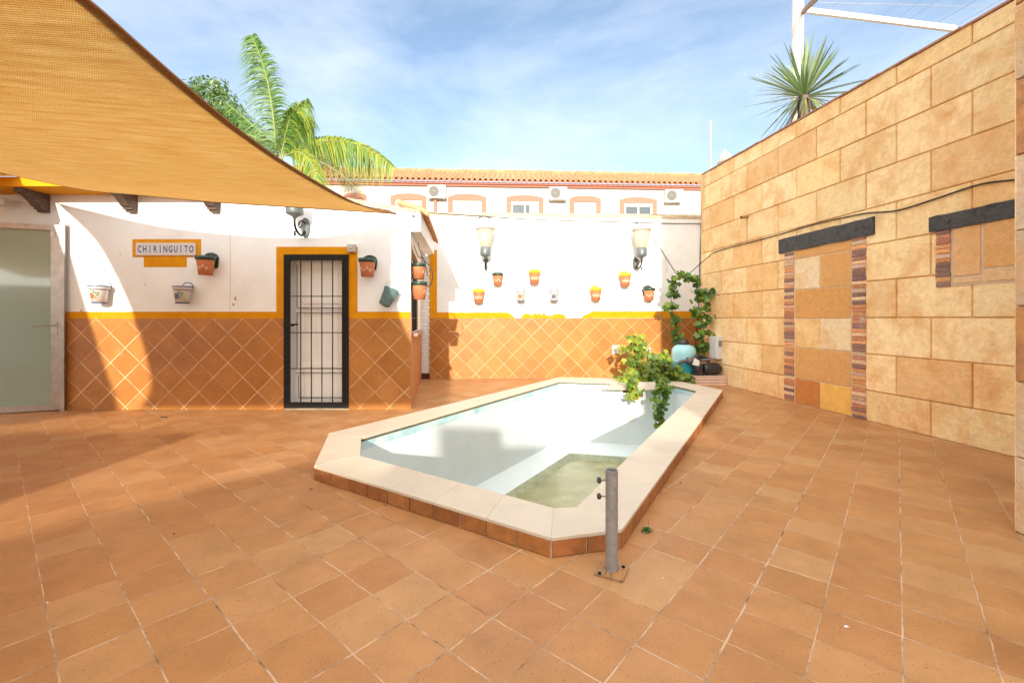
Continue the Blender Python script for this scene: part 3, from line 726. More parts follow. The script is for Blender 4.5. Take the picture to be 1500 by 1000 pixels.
for z in (1.35,1.75): m.tube([hs(ya+.06,z,-.02), hs(yb-.06,z,-.02)], .008, 6)
child(m, 'hatch_grille', [M_black], hut)
# eave over the hatch
m = MB(); e0, e1 = Vector((hxs,HY,0)), Vector((-1.72,9.86,0))
def es(t, z): p = e0.lerp(e1, t); return Vector((p.x, p.y, z))
m.sheet([es(0.075,2.63), es(1,2.76), es(1,3.02), es(0.075,2.90)], .0, SN) if False else None
m.add([es(.0,2.63), es(1,2.76), es(1,3.03), es(.0,2.905), es(.0,2.63)+Vector((-.12,.0,0)), es(1,2.76)+Vector((-.22,0,0)), es(1,3.03)+Vector((-.6,0,0)), es(0,2.905)+Vector((-.6,0,.0))],
      [(0,1,2,3), (0,4,5,1)])
for v in (): pass
o = child(m, 'eave_fascia', [M_white], hut)
m = MB(); nT = 13
for k in range(nT):
    t = (k+.5)/nT; p = es(t, 2.92+.125*t); q = p+Vector((.10,.015,-.045)); r_ = .098
    pts = [p+Vector((-.35,-.05,.12)), p+Vector((0,0,.02)), q]
    for wv in (0,):
        vs = []; seg = 8
        for pp in pts:
            for a in range(seg+1):
                th_ = math.pi*a/seg; vs.append(pp+Vector((-.154*math.cos(th_)*r_,.988*math.cos(th_)*r_, math.sin(th_)*.085)))
        for pp in pts:
            for a in range(seg+1):
                th_ = math.pi*a/seg; vs.append(pp+Vector((-.154*math.cos(th_)*(r_-.014),.988*math.cos(th_)*(r_-.014), math.sin(th_)*.085-.018)))
        w_ = seg+1; fs = []
        for l in range(2):
            for a in range(seg): fs += [(l*w_+a, l*w_+a+1, (l+1)*w_+a+1, (l+1)*w_+a), (3*w_+l*w_+a, 3*w_+(l+1)*w_+a, 3*w_+(l+1)*w_+a+1, 3*w_+l*w_+a+1)]
        for a in range(seg): fs.append((2*w_+a, 2*w_+a+1, 5*w_+a+1, 5*w_+a))
        m.add(vs, fs, 0, jit((1,1,1), .1))
child(m, 'eave_tiles', [M_roofe], hut)
m = MB(); m.sheet([hp(hxs,2.902,.02), hp(-2.12,3.022,.02), hp(-2.12,3.07,.02), hp(hxs,2.94,.02)][::-1], .27, (0,1,0)); m.sheet([hp(-2.12,3.022,.02), hp(-3.2,3.2,.02), hp(-3.4,3.35,.02), hp(-3.4,3.4,.02), hp(-3.2,3.25,.02), hp(-2.12,3.07,.02)][::-1], .27, (0,1,0)) 
child(m, 'parapet_cap', [M_conc], hut)
m = MB(); m.box((-9,6.86,2.88),(-2.0,9.94,2.95)); child(m, 'flat_roof', [M_conc], hut)
# overhang with corbels
m = MB(); m.box((-9,6.17,3.17),(-3.3,6.598,3.30)); child(m, 'overhang', [M_ochre], hut)
for x in (52, 183, 307):
    cx = at(x, 0, 6.45).x; m = MB()
    prof = [(0,3.168),(-.38,3.168),(-.38,3.115),(-.33,3.10),(-.27,3.075),(-.20,3.02),(-.15,2.965),(-.115,2.955),(-.115,2.93),(-.07,2.925),(-.07,2.90),(0,2.90)]
    m.sheet([(cx-.06, 6.598+a, z) for a, z in prof], .12, (1,0,0)); child(m, 'corbel', [M_brown], hut)
# door behind the grille
dr = MB(); zd0, zd1 = .0, dz1
dr.box((dx0,HY+.16,.0),(dx1,HY+.20,dz1)); 
xa, xb = at(427,0,HY).x, at(503,0,HY).x
for (x0,x1,z0,z1) in ((xa-.02,xa+.10,.03,dz1-.05),(xb-.02,xb+.05,.03,dz1-.05),(xa+.1,xb-.02,dz1-.16,dz1-.05),(xa+.1,xb-.02,1.57,1.63),(xa+.1,xb-.02,.60,.68),(xa+.1,xb-.02,.03,.12)):
    dr.slab((x0,HY+.16,z0),(x1-x0,0,0),(0,0,z1-z0),(0,-1,0),.022,.006)
sm_ = MB()
for (x0,y0,x1,y1) in ((435,388,435,451),(435,458,435,539),(435,451,503,451),(435,458,503,458),(434,546,503,546),(437.5,550,437.5,580),(437.5,582,503,582)):
    p0, p1 = at(x0,y0,HY+.13), at(x1,y1,HY+.13); sm_.box((min(p0.x,p1.x)-.004,HY+.128,min(p0.z,p1.z)-.004),(max(p0.x,p1.x)+.004,HY+.160,max(p0.z,p1.z)+.004))
k = 0
while xa+.1+k*.09 < xb-.03:
    dr.slab((xa+.102+k*.09,HY+.16,.12),(.086,0,0),(0,0,dz1-.30),(0,-1,0),.006,.003); k += 1
dr.slab((xa+.12,HY+.154,.14),(xb-xa-.16,0,0),(0,0,.44),(0,-1,0),.012,.010)
dro = child(dr, 'door', [M_door], hut); child(sm_, 'panel_seam', [mat('dark_seam', (.12,.10,.09), .7)], dro)
dd = MB(); dd.box((dx0-.0,HY+.01,-.004),(dx1,HY+.16,.012)); child(dd, 'threshold', [M_conc], hut)
gr = MB(); fz0 = .035; fw = .062
for (x0,x1,z0,z1) in ((dx0,dx0+fw,fz0,dz1),(dx1-fw,dx1,fz0,dz1),(dx0+fw,dx1-fw,dz1-fw,dz1),(dx0+fw,dx1-fw,fz0,fz0+.05)):
    gr.box((x0,HY-.03,z0),(x1,HY+.02,z1))
gr.box((dx0+fw-.004,HY-.036,fz0+.02),(dx0+fw+.028,HY-.002,dz1-fw+.01)); gr.box((dx1-fw-.028,HY-.036,fz0+.02),(dx1-fw+.004,HY-.002,dz1-fw+.01))
gr.box((dx0+fw,HY-.035,dz1-fw-.025),(dx1-fw,HY-.003,dz1-fw+.003)); gr.box((dx0+fw,HY-.035,fz0+.045),(dx1-fw,HY-.003,fz0+.08))
go = child(gr, 'grille_frame', [M_black], hut)
gr = MB()
for x in (441.5,457,472.4,488): gr.tube([hp(at(x,0,HY).x,fz0+.06,.02), hp(at(x,0,HY).x,dz1-fw,.02)], .0085, 8)
for y in (434,487,539.5): gr.box((dx0+fw,HY-.022,at(0,y,HY).z-.006),(dx1-fw,HY-.016,at(0,y,HY).z+.006))
child(gr, 'grille_bars', [M_black], go)
gr = MB(); a = hp(at(424,0,HY).x, at(0,477,HY).z, .04); gr.tube([a, a+Vector((.0,-.03,0)), a+Vector((.09,-.035,.0)), a+Vector((.14,-.035,.03))], .009, 8); gr.tube([a+Vector((.06,-.03,.02)), a+Vector((.16,-.03,.02))], .012, 8)
child(gr, 'door_handle', [M_black], go)
gr = MB(); a = hp(at(424.5,0,HY).x, at(0,489,HY).z, .03); gr.lathe([(0,.006),(.012,.004),(.013,0)], a, (0,-1,0), 14); child(gr, 'lock', [M_steel], go)
# sensor box over the door
m = MB(); a = at(510.5,370,HY); b = at(522,358.5,HY); m.slab((a.x,HY-.005,a.z),(b.x-a.x,0,0),(0,0,b.z-a.z),(0,-1,0),.06,.008); m.lathe([(0,.004),(.022,.003),(.024,0)],((a.x+b.x)/2,HY-.065,(a.z+b.z)/2),(0,-1,0),12)
tag(m.build('sensor_box', [mat('beige_grey_plastic', (.42,.40,.37), .5)]), 'small grey sensor box at the top right corner of the ochre door surround', 'sensor')
# tiled name sign
sg = thing('name_sign', 'long white ceramic name sign with blue letters on the ochre panel', 'sign', (at(200,0,HY).x, HY-.006, at(0,374.5,HY).z))
a = at(200,374.3,HY); b = at(288,355.5,HY); W_, H_ = b.x-a.x, b.z-a.z
m = MB(); m.slab((0,0,0),(W_,0,0),(0,0,H_),(0,-1,0),.014,.003); m.build('sign_board', [mat('speckled_ceramic', (.66,.56,.50), .3, var=.35, vscale=150)], sg)
nL = 11; m = MB(); cw = (W_-.05)/nL
for k in range(nL): m.slab((.026+k*cw,-.014,.028),(cw-.002,0,0),(0,0,H_-.056),(0,-1,0),.003,.0008)
m.build('letter_tiles', [M_ceram], sg)
word = 'CHIRINGUITO'
tb = MB(); 
for k, ch in enumerate(word):
    cu = bpy.data.curves.new('t', 'FONT'); cu.body = ch; cu.size = .135; cu.extrude = .0; cu.offset = .0032; cu.align_x = 'CENTER'; cu.resolution_u = 3
    ob = bpy.data.objects.new('t', cu); COL.objects.link(ob); bpy.context.view_layer.update()
    me = ob.to_mesh(); cx = .026+(k+.5)*cw
    tb.add([(cx+v.co.x*.62, -.0185, .049+v.co.y) for v in me.vertices], [tuple(p.vertices) for p in me.polygons])
    if ch in 'I':   # serifs of the tall capital
        for zz in (.048, .140): tb.add([(cx-.013,-.0185,zz),(cx+.013,-.0185,zz),(cx+.013,-.0185,zz+.006),(cx-.013,-.0185,zz+.006)], [(0,1,2,3)])
    ob.to_mesh_clear(); bpy.data.objects.remove(ob); bpy.data.curves.remove(cu)
tb.build('lettering', [M_blue], sg)
for k in range(40):
    pass
# security camera
m = MB(); a = at(10,298,6.5); sc_ = thing('security_camera', 'white wall camera with a black lens in the top left corner by the corbel', 'camera', a)
m.slab((-.10,-.0,-.05),(.2,0,0),(0,0,.09),(0,-1,0),.14,.015); m.tube([(.08,-.02,.02),(.10,.06,.04),(.10,.10,.04)], .012, 8); m.build('housing', [M_wplast], sc_)
m = MB(); m.slab((-.09,-.141,-.03),(.12,0,0),(0,0,.055),(0,-1,0),.004,.001); m.build('lens', [M_blackp], sc_)
# frosted glass door
gd = thing('glass_door', 'frosted green glass door in a polished steel frame standing beside the bar wall', 'door')
A = Vector((at(97,0,6.56).x, 6.56, 0)); Bq = Vector((-7.55, 6.20, 0)); du_ = (Bq-A).normalized(); dn = Vector((du_.y, -du_.x, 0))
if dn.y > 0: dn = -dn
ztp = 2.70; LW = (Bq-A).length
def dpnt(s, z, d=0): return A+du_*s+Vector((0,0,z))+dn*d
m = MB(); m.sheet([dpnt(.16,.10), dpnt(LW-.1,.10), dpnt(LW-.1,ztp-.07), dpnt(.16,ztp-.07)], .010, dn); m.build('glass_pane', [M_frost], gd)
m = MB()
for (s0,s1,z0,z1,d) in ((0,.05,.0,ztp+.03,.05),(.056,.16,.02,ztp,.035),(.16,LW,.02,.105,.035),(.16,LW,ztp-.075,ztp,.035),(LW-.1,LW,.105,ztp-.075,.035)):
    m.sheet([dpnt(s0,z0,-.01), dpnt(s1,z0,-.01), dpnt(s1,z1,-.01), dpnt(s0,z1,-.01)], d+.01, dn)
m.build('door_frame', [M_steel], gd)
m = MB(); m.tube([dpnt(.10,1.25,.03), dpnt(.10,1.25,.085), dpnt(.14,1.25,.09), dpnt(.33,1.245,.085)], .009, 8); m.slab(dpnt(.08,1.10,.035), du_*.04, Vector((0,0,.2)), dn, .006, .002); m.build('door_handle', [M_steel], gd)
m = MB(); m.slab(dpnt(.11,2.53,.035), du_*.05, Vector((0,0,.08)), dn, .012, .002); m.build('door_sticker', [M_wplast], gd)

# ------------------------------------------------------------ pots on the walls
def pot_proto(kind):
    """wall pot, origin on the wall at pot mid height; protrudes to -Y"""
    t = thing({'w':'ceramic_pot','t':'terracotta_pot'}[kind[0]], 'pot', 'flower pot', (0,0,0))
    h, r0, r1, y0 = .25, .082, .115, -.118
    body = MB()
    body.lathe([(0,-h/2),(r0,-h/2),(r1*.93,h/2-.05)], (0,y0,0), seg=28)
    rimm = MB(); rimm.lathe([(r1*.93,h/2-.055),(r1+.004,h/2-.05),(r1+.010,h/2),(r1-.008,h/2),(r1-.012,h/2-.06),(0,h/2-.06)], (0,y0,0), seg=28)
    plate = MB(); pts = []
    for k in range(13):
        q = math.pi*k/12; pts.append((math.cos(q)*r1*.93, -.004, h/2-.02+math.sin(q)*.085))
    pts += [(-r1*.8,-.004,-.02),(r1*.8,-.004,-.02)]
    plate.sheet(pts, .012, (0,-1,0))
    def deco(cx, cz, pts2, mat_, nm):
        d = MB(); vs = []
        for (a, b) in pts2:
            z = cz+b; rr = r0+(r1*.93-r0)*((z+h/2)/(h-.05)) + .0015
            an = -math.pi/2+(cx+a)/rr; vs.append((rr*math.cos(an), y0+rr*math.sin(an), z))
        d.add(vs, [tuple(range(len(vs)))]); return d
    def blob(cx, cz, rx, rz, n=12, petals=0):
        return [((rx*(1+(.18*math.cos(petals*2*math.pi*k/n) if petals else 0)))*math.cos(2*math.pi*k/n), (rz*(1+(.18*math.cos(petals*2*math.pi*k/n) if petals else 0)))*math.sin(2*math.pi*k/n)) for k in range(n)]
    if kind[0] == 't':
        rm = {'g':M_potg,'y':M_poty}[kind[1]]
        body.build('pot_body', [M_pot], t); rimm.build('rim', [rm], t); plate.build('hanger_plate', [rm], t)
        # brushed white arches and dots
        dm = MB(); n_ = 4 if kind[1] == 'g' else 7
        for i in range(n_):
            cx = (i-(n_-1)/2)*(.045 if kind[1]=='g' else .026)
            arch = []
            for k in range(7): q = math.pi*k/6; arch.append((.016*math.cos(q), .035*math.sin(q)))
            for k in range(6):
                (a0,b0),(a1,b1) = arch[k], arch[k+1]; w_ = .0055
                dm_ = deco(cx, -.055 if i%2 else -.03, [(a0,b0),(a1,b1),(a1*.6,b1-w_),(a0*.6,b0-w_)], None, ''); dm.add(dm_.v, dm_.f)
        dm.build('brush_marks', [M_wpaint], t)
    else:
        body.build('pot_body', [M_ceram], t); rimm.build('rim', [M_ceram], t)
        hm = MB(); hp_ = [(math.cos(math.pi*k/12)*r1*.7, -.010, h/2-.01+math.sin(math.pi*k/12)*.075) for k in range(13)]
        hm.sheet([(p[0]*.93,-.002,p[2]-.006*math.sin(math.pi*k/12)) for k, p in enumerate(hp_)], .012, (0,-1,0)); hm.build('hanger_plate', [M_ceram], t)
        em = MB(); em.tube([(p[0],p[1]-.003,p[2]) for p in hp_], .005, 6)
        em.build('blue_edging', [M_blue], t); em = MB(); em.lathe([(r1+.0125,h/2-.012),(r1+.0125,h/2-.002),(r1+.004,h/2+.002)], (0,y0,0), seg=28); em.build('blue_edging', [M_blue], t); em = MB(); em.lathe([(r1*.945,h/2-.062),(r1*.945,h/2-.055)], (0,y0,0), seg=28); em.build('blue_edging', [M_blue], t); em = MB()
        em.lathe([(r0+.002,-h/2),(r0+.006,-h/2+.014)], (0,y0,0), seg=28); em.build('blue_edging', [M_blue], t)
        fm = M_red if kind[1] == 'r' else M_blue
        f = deco(-.022, -.02, blob(0,0,.040,.040,30,6), None, ''); f.build('painted_flower', [fm], t)
        f2 = deco(-.022, -.02, [(a*1.0,b) for a,b in blob(0,0,.010,.010)], None, ''); f2.v = [(x*1.01, y-.0015, z) for x,y,z in f2.v]; f2.build('flower_centre', [M_poty], t)
        lm = MB()
        for (cx, cz, ang) in ((.035,.02,.6),(.05,-.01,.1),(.03,-.045,-.6),(.015,.035,1.2),(-.075,.02,2.4),(.062,.018,.3)):
            pts2 = [(-.018,0),(-.006,.009),(.008,.009),(.02,0),(.008,-.009),(-.006,-.009)]
            pts2 = [(a*math.cos(ang)-b*math.sin(ang), a*math.sin(ang)+b*math.cos(ang)) for a,b in pts2]
            d = deco(cx, cz, pts2, None, ''); lm.add(d.v, d.f)
        lm.build('painted_leaves', [M_leafp], t)
    return t
protos = {}
def put_pot(kind, x, y, wall, label, sc=1.0, rz=0):
    if wall == 'h': Y = HY; k = .12*sc; p = Vector(((x-750)/F*(Y-k), Y, H+(466-y)/F*(Y-k)))
    else: Y = BY(x); k = .12*sc; p = Vector(((x-750)/F*(Y-k), Y, H+(466-y)/F*(Y-k)))
    grp = {'tg':'green rimmed terracotta pots','ty':'yellow rimmed terracotta pots','wr':'white pots with a red flower','wb':'white pots with a blue flower'}[kind]
    if kind not in protos:
        protos[kind] = o = pot_proto(kind); o.location = p; o.rotation_euler.z = rz; o.scale = (sc,)*3; o['label'] = label; o['group'] = grp
    else: o = copy_thing(protos[kind], p, rz, label, grp, sc)
    return o
put_pot('wr', 145, 431.5, 'h', 'white ceramic pot with a red flower beside the glass door', 1.02)
put_pot('wb', 267, 432, 'h', 'white ceramic pot with a blue flower below the name sign', 1.0)
put_pot('tg', 301, 389, 'h', 'dark green rimmed terracotta pot at the right end of the name sign', 1.08)
put_pot('tg', 538, 392, 'h', 'dark green rimmed terracotta pot right of the barred door', 1.04)
put_pot('ty', 701, 434, 'b', 'yellow rimmed terracotta pot lowest and furthest left on the back wall', 1.12)
put_pot('tg', 729, 409, 'b', 'green rimmed terracotta pot just under the left wall lantern', 1.05)
put_pot('ty', 783, 406, 'b', 'yellow rimmed terracotta pot above the two white pots of the back wall', 1.16)
put_pot('wr', 763, 433, 'b', 'white pot with a red flower on the back wall left of the blue flowered one', 1.05)
put_pot('wb', 812, 433, 'b', 'white pot with a blue flower on the back wall', 1.05)
put_pot('ty', 873, 431, 'b', 'yellow rimmed terracotta pot low between the blue flowered pot and the right lantern', 1.12)
put_pot('ty', 916, 410, 'b', 'yellow rimmed terracotta pot directly under the right wall lantern', 1.15)
put_pot('tg', 951, 431, 'b', 'green rimmed terracotta pot nearest the climbing vine', 1.12)
# pots on the side of the bar
o = copy_thing(protos['tg'], hs(6.78, 2.06), R(98), 'upper green rimmed terracotta pot hanging at the serving hatch corner', 'green rimmed terracotta pots', .95); o.location.x += .0
o = copy_thing(protos['tg'], hs(6.72, 1.765), R(98), 'lower green rimmed terracotta pot hanging at the serving hatch corner', 'green rimmed terracotta pots', 1.05)
# bucket
bk = thing('zinc_bucket', 'blue grey bucket hung tilted on the white wall near the bar corner', 'bucket', (at(571,0,HY-.1).x, HY-.10, at(0,436,HY-.1).z))
ax = Vector((.34,.42,.84)).normalized(); c = Vector((-.01,-.06,-.0))
m = MB(); m.lathe([(0,-.12),(.078,-.12),(.112,.12),(.118,.12),(.118,.13),(.108,.13),(.105,.11),(.074,-.105),(0,-.105)], c, ax, 26); 
m.build('bucket_body', [M_bucket], bk)
m = MB(); m.lathe([(.1195,.112),(.1215,.118),(.1215,.132),(.116,.134)], c, ax, 26); m.build('bucket_rim', [mat('pale_zinc', (.3,.42,.45), .4, metal=.4)], bk)
rr_ = c+ax*.12; sd_ = ax.cross(Vector((0,1,0))).normalized(); m = MB()
m.tube([rr_+sd_*.118, rr_+sd_*.09+Vector((0,.02,.09)), rr_+Vector((0,.05,.13)), rr_-sd_*.09+Vector((0,.02,.09)), rr_-sd_*.118], .003, 6); m.build('bail_handle', [M_wireg], bk)
# ------------------------------------------------------------ wall lanterns
lan = thing('wall_lantern', 'x', 'wall lantern', (0,0,0))
m = MB(); pts = []
for k in range(20): q = 2*math.pi*k/20; pts.append((.065*math.cos(q), -.0, .145*math.sin(q)))
m.sheet(pts, .035, (0,-1,0)); m.build('wall_plate', [M_grey], lan)
m = MB(); m.tube(spline([(0,-.03,-.06),(0,-.12,-.13),(0,-.22,-.10),(0,-.285,-.02),(0,-.29,.10)], 6), .016, 10)
m.tube(spline([(0,-.035,.06),(0,-.10,.085),(0,-.17,.05),(0,-.19,-.01),(0,-.15,-.03),(0,-.13,.0)], 6), .010, 8); m.lathe([(0,-.17),(.014,-.16),(.018,-.145),(.010,-.12),(.02,-.10)], (0,-.285,0), seg=12)
m.build('scroll_arm', [M_black], lan)
m = MB(); m.lathe([(.0,.06),(.02,.07),(.035,.10),(.11,.135),(.117,.15),(.117,.31),(.105,.32),(0,.32)], (0,-.29,0), seg=32); m.build('collar', [M_grey], lan)
m = MB(); m.lathe([(.105,.318),(.125,.36),(.195,.70),(.191,.70),(.121,.36),(.10,.318)], (0,-.29,0), seg=32); m.build('glass_shade', [M_clear], lan)
m = MB(); m.lathe([(0,.33),(.03,.34),(.033,.44),(.05,.49),(.055,.53),(.035,.57),(0,.585)], (0,-.29,0), seg=20); m.build('bulb', [mat('white_bulb_glass', (.8,.78,.72), .3)], lan)
m = MB(); m.lathe([(.188,.695),(.215,.70),(.220,.725),(.19,.745),(0,.765)], (0,-.29,0), seg=32); m.build('lantern_cap', [mat('beige_grey_metal', (.46,.40,.33), .5)], lan)
def lamp_at(o, x, y, Y): p = at(x, y, Y); o.location = p
lan.location = onback(712, 386); lan['label'] = 'grey wall lantern with a cloudy glass shade, left one on the back wall'; lan['group'] = 'wall lanterns'
l2 = copy_thing(lan, onback(930, 386.5), R(14), 'grey wall lantern above the yellow pot, right one on the back wall, nearer the vine')
l3 = copy_thing(lan, at(448.5, 334, HY), R(-6), 'grey wall lantern above the barred door, half hidden by the shade sail')
for ch in list(l3.children):          # this one has lost its glass
    if ch.name.split('.')[0] in ('glass_shade','bulb','lantern_cap'): bpy.data.objects.remove(ch)
l3['label'] = 'grey wall lantern without its glass above the barred door, touching the shade sail edge'
for l in (lan, l2, l3): l['category'] = 'wall lantern'

# ------------------------------------------------------------ cables
def cable(pts, r, label, mat_=M_wire, name='cable', n=8, cat='cable'):
    m = MB(); m.tube(spline(pts, n), r, 6); return tag(m.build(name, [mat_]), label, cat)
cable([onback(637,312.5,.03), onback(640,313,.03), onback(793,322,.012), onback(898,325,.012), onback(930,326,.02), onback(985,327.5,.012), onback(1022,328,.02), onback(1026,332,.02), onback(1025,380,.012), onback(1024,430,.012), onback(1021,470,.02), onback(1017,520,.03)], .008, 'black cable running along the top of the white back wall and down its corner')
cable([at(637,330,9.6), onback(660,329.5,.1), onback(680,326,.06), onback(700,320,.03), onback(708,317,.02), onback(719,320,.02)], .008, 'black cable sagging from the bar roof to the top of the left lantern')
cable([onback(713,320,.03), onback(712,330,.1), onback(712.5,338,.25)], .005, 'thin wire dropping to the cap of the left lantern')
cable([onback(925,326,.02), onback(932,327,.04), onback(938,338,.15), onback(951,353,.3), at(992,403,9.7)], .010, 'black cable hanging from the right lantern down to the vine')
cable([at(1008,402,9.7), onwall(1040,377,.05), onwall(1056,367,.03), onwall(1121,350,.038), onwall(1150,342,.038), onwall(1188,331,.038), onwall(1230,321,.038), onwall(1274,312.5,.038), onwall(1318,308.6,.038), onwall(1370,293,.038), onwall(1438,271,.038), onwall(1490,264,.038), onwall(1530,260,.038)], .009, 'long black cable climbing across the stone block wall')
cable([hs(7.0,2.48,.03), hs(6.9,2.3,.10), hs(6.75,2.26,.16), hs(6.7,2.1,.30), hs(6.7,1.95,.32), hs(6.75,1.83,.27), hs(6.8,1.86,.2)], .007, 'black cable looping round the pots at the serving hatch')
cable([hs(7.4,2.60,.07), hs(7.2,2.4,.12), hs(7.0,2.2,.2), hs(6.9,2.0,.24)], .006, 'short black cable hanging from the eave above the hatch pots')
cable([onback(941,345,.25), onback(965,372,.3), onback(975,400,.1)], .004, 'thin grey wire beside the cable of the right lantern', M_wireg)

# ------------------------------------------------------------ switches, outlets
m = MB(); a = onback(896.5,517,.014); b = onback(914,505.5,.014)
def plate(x0,y0,x1,y1,label):
    a = onback(x0,y1,.014); b = onback(x1,y0,.014); mm = MB(); mm.slab(a, Vector((b.x-a.x,b.y-a.y,0)), Vector((0,0,b.z-a.z)), bn, .012, .004)
    mm.slab(a+Vector((.04,.0,.03))+bn*.012, Vector((b.x-a.x-.08,b.y-a.y,0)), Vector((0,0,b.z-a.z-.06)), bn, .003, .002)
    tag(mm.build('socket_plate', [M_wplast]), label, 'socket')
plate(896.5,505.5,915,518, 'wide white socket plate on the tiled back wall left of the leafy plant')
plate(944,509,952.5,516, 'small square white socket plate just right of the leafy plant top')
m = MB(); a = onback(963,462,.0); m.tube([a, a+Vector((0,-.06,0)), a+Vector((.05,-.07,-.0)), a+Vector((.05,-.07,-.09))], .012, 8); m.lathe([(0,0),(.03,0),(.03,.012),(0,.014)], a+Vector((0,-.055,.03)), (0,0,1), 10)
tag(m.build('water_tap', [M_steel]), 'small metal tap on the white wall left of the vine', 'tap')

# ------------------------------------------------------------ pool filter corner
tk = thing('sand_filter', 'round turquoise sand filter tank under the climbing vine', 'filter tank', (3.63, 9.45, 0))
m = MB(); m.lathe([(.245,.62),(.235,.70),(.19,.76),(.12,.79),(.09,.80)], seg=36); m.lathe([(.245,.44),(.245,.62)], seg=36); m.build('tank_top', [M_turql], tk)
m = MB(); m.lathe([(.12,.08),(.20,.13),(.235,.20),(.245,.30),(.245,.44)], seg=36); m.build('tank_bottom', [M_turq], tk)
m = MB(); m.lathe([(.20,0),(.21,.02),(.17,.08),(.13,.14)], seg=30); m.build('stand', [M_blackp], tk)
m = MB(); m.lathe([(.10,.78),(.115,.80),(.115,.84),(.08,.87),(.08,.90),(0,.91)], seg=24); m.build('valve_cap', [M_blackp], tk)
m = MB(); m.tube(spline([(-.20,-.28,.12),(-.22,-.30,.40),(-.16,-.32,.47),(.0,-.32,.48)], 6), .035, 10); m.lathe([(.06,-.08),(.075,-.07),(.075,.07),(.06,.08),(0,.08)], (.03,-.30,.48), (1,0,0), 16)
m.tube([(.1,-.30,.48),(.42,-.30,.50)], .032, 10); m.build('pipework', [mat('grey_pvc', (.12,.11,.11), .45)], tk)
hb = thing('clay_blocks', 'stack of pale hollow clay blocks under the black pump', 'blocks', (3.66, 9.02, 0))
m = MB(); wb = .66
for k in range(3):
    z = .0+k*.062; m.slab((0,0,z+.001),(wb,0,0),(0,0,.060),(0,-1,0),.03,.003); m.box((0,.001,z+.001),(wb-.02,.30,z+.061))
m.box((-.20,.16,.0),(-.01,.34,.17)); m.build('block_body', [M_hollow], hb)
for k in range(3):
    m = MB()
    for i in range(22): x = .02+i*.029; m.box((x,-.0315,.062*k+.045),(x+.013,-.029,.062*k+.056))
    m.build('block_holes', [M_hole], hb)
pu = thing('pool_pump', 'black pool pump lying on the hollow clay blocks', 'pump', (3.78, 9.12, .19))
m = MB(); m.lathe([(0,0),(.10,.0),(.105,.02),(.10,.15),(.085,.17),(0,.175)], (.02,.02,.06), (0,0,1), 20); m.box((-.08,-.06,0),(.12,.12,.06))
m.build('strainer_pot', [M_blackp], pu)
m = MB(); m.lathe([(.04,0),(.105,.01),(.11,.05),(.10,.30),(.09,.34),(.05,.37),(0,.38)], (.13,.03,.13), (1,0,0), 24)
for k in range(16):
    t = k*2*math.pi/16; m.box((.20,.03+math.cos(t)*.106-.004,.13+math.sin(t)*.106-.004),(.42,.03+math.cos(t)*.106+.004,.13+math.sin(t)*.106+.010))
m.box((.18,-.04,0),(.40,.10,.03)); m.build('motor', [M_blackp], pu)
m = MB(); m.tube(spline([(.02,.02,.25),(-.02,.05,.34),(.05,.06,.38),(.20,.10,.34),(.30,.14,.28)], 6), .045, 12); m.lathe([(.07,0),(.08,.01),(.08,.05),(.06,.06),(0,.062)], (.0,.04,.30), (.2,-.6,.7), 14); m.build('valve', [M_blackp], pu)
m = MB(); m.sheet([(-.14,-.09,.22),(-.02,-.13,.20),(.0,-.12,.30),(-.09,-.08,.36)], .004, (0,-1,0)); m.build('warning_tag', [M_wplast], pu)
eb = thing('meter_box', 'white electrical box fixed to the stone wall above the pump', 'electrical box', onwall(1052,508,.0))
W2 = MB(); W2.slab(-T*.17+Vector((0,0,-.24)), T*.27, Vector((0,0,.46)), N, .14, .012); W2.build('box_case', [M_wplast], eb)
# its face towards the patio end
fdv = -T; c = -T*.17
W2 = MB(); W2.slab(c+N*.01+Vector((0,0,-.23)), N*.12, Vector((0,0,.44)), fdv, .012, .004); W2.build('box_lid', [M_wplast], eb)
W2 = MB(); W2.slab(c+N*.03+fdv*.012+Vector((0,0,.02)), N*.075, Vector((0,0,.12)), fdv, .006, .002); W2.build('box_window', [mat('smoked_plastic', (.22,.22,.21), .2)], eb)

# ------------------------------------------------------------ vine and leafy plants
def leaf(mb, p, nrm, size, col, lobes=5):
    nrm = Vector(nrm).normalized(); a = nrm.cross(Vector((random.uniform(-1,1),random.uniform(-1,1),random.uniform(-1,1)))).normalized(); b = nrm.cross(a)
    n = 15; vs = [Vector(p)-nrm*size*.12]
    for k in range(n):
        t = 2*math.pi*k/n; r = size*(.86+.14*math.cos(lobes*t)+random.uniform(-.04,.04))
        if abs(t-math.pi) < .3: r *= .55
        lift = .10*size*math.cos(2*t)
        vs.append(Vector(p)+a*r*math.cos(t)+b*r*math.sin(t)*.95+nrm*lift)
    mb.add(vs, [(0,k+1,(k+1)%n+1) for k in range(n)], 0, col, True)
GR = [(.11,.22,.027),(.15,.27,.03),(.075,.16,.02),(.22,.32,.04),(.055,.12,.018)]
def foliage(mb, path, n, spread, size, tones=GR, down=.25, stems=None, off=None):
    pts = spline(path, 6)
    for k in range(n):
        p = random.choice(pts)+Vector((random.gauss(0,spread),random.gauss(0,spread*.7),random.gauss(0,spread*.8)))
        nr = Vector((random.uniform(-.8,.8), -random.uniform(.3,1.3), random.uniform(-.1,1.2)))
        leaf(mb, p, nr, size*random.uniform(.6,1.25), jit(random.choice(tones), .2, .12))
        if stems is not None: q = random.choice(pts); 
    if stems is not None: stems.tube(pts, .006, 5)
vt = thing('climbing_vine', 'climbing vine trained up wires in the corner above the turquoise filter', 'vine', (3.9, 9.55, 0))
lf, st = MB(), MB(); YV = 9.62
arch1 = [at(993,512,YV), at(990,490,YV), at(985,460,YV), at(983,432,YV), at(985,418,YV), at(994,407,YV), at(1008,402,YV), at(1018,411,YV), at(1022,422,YV)]
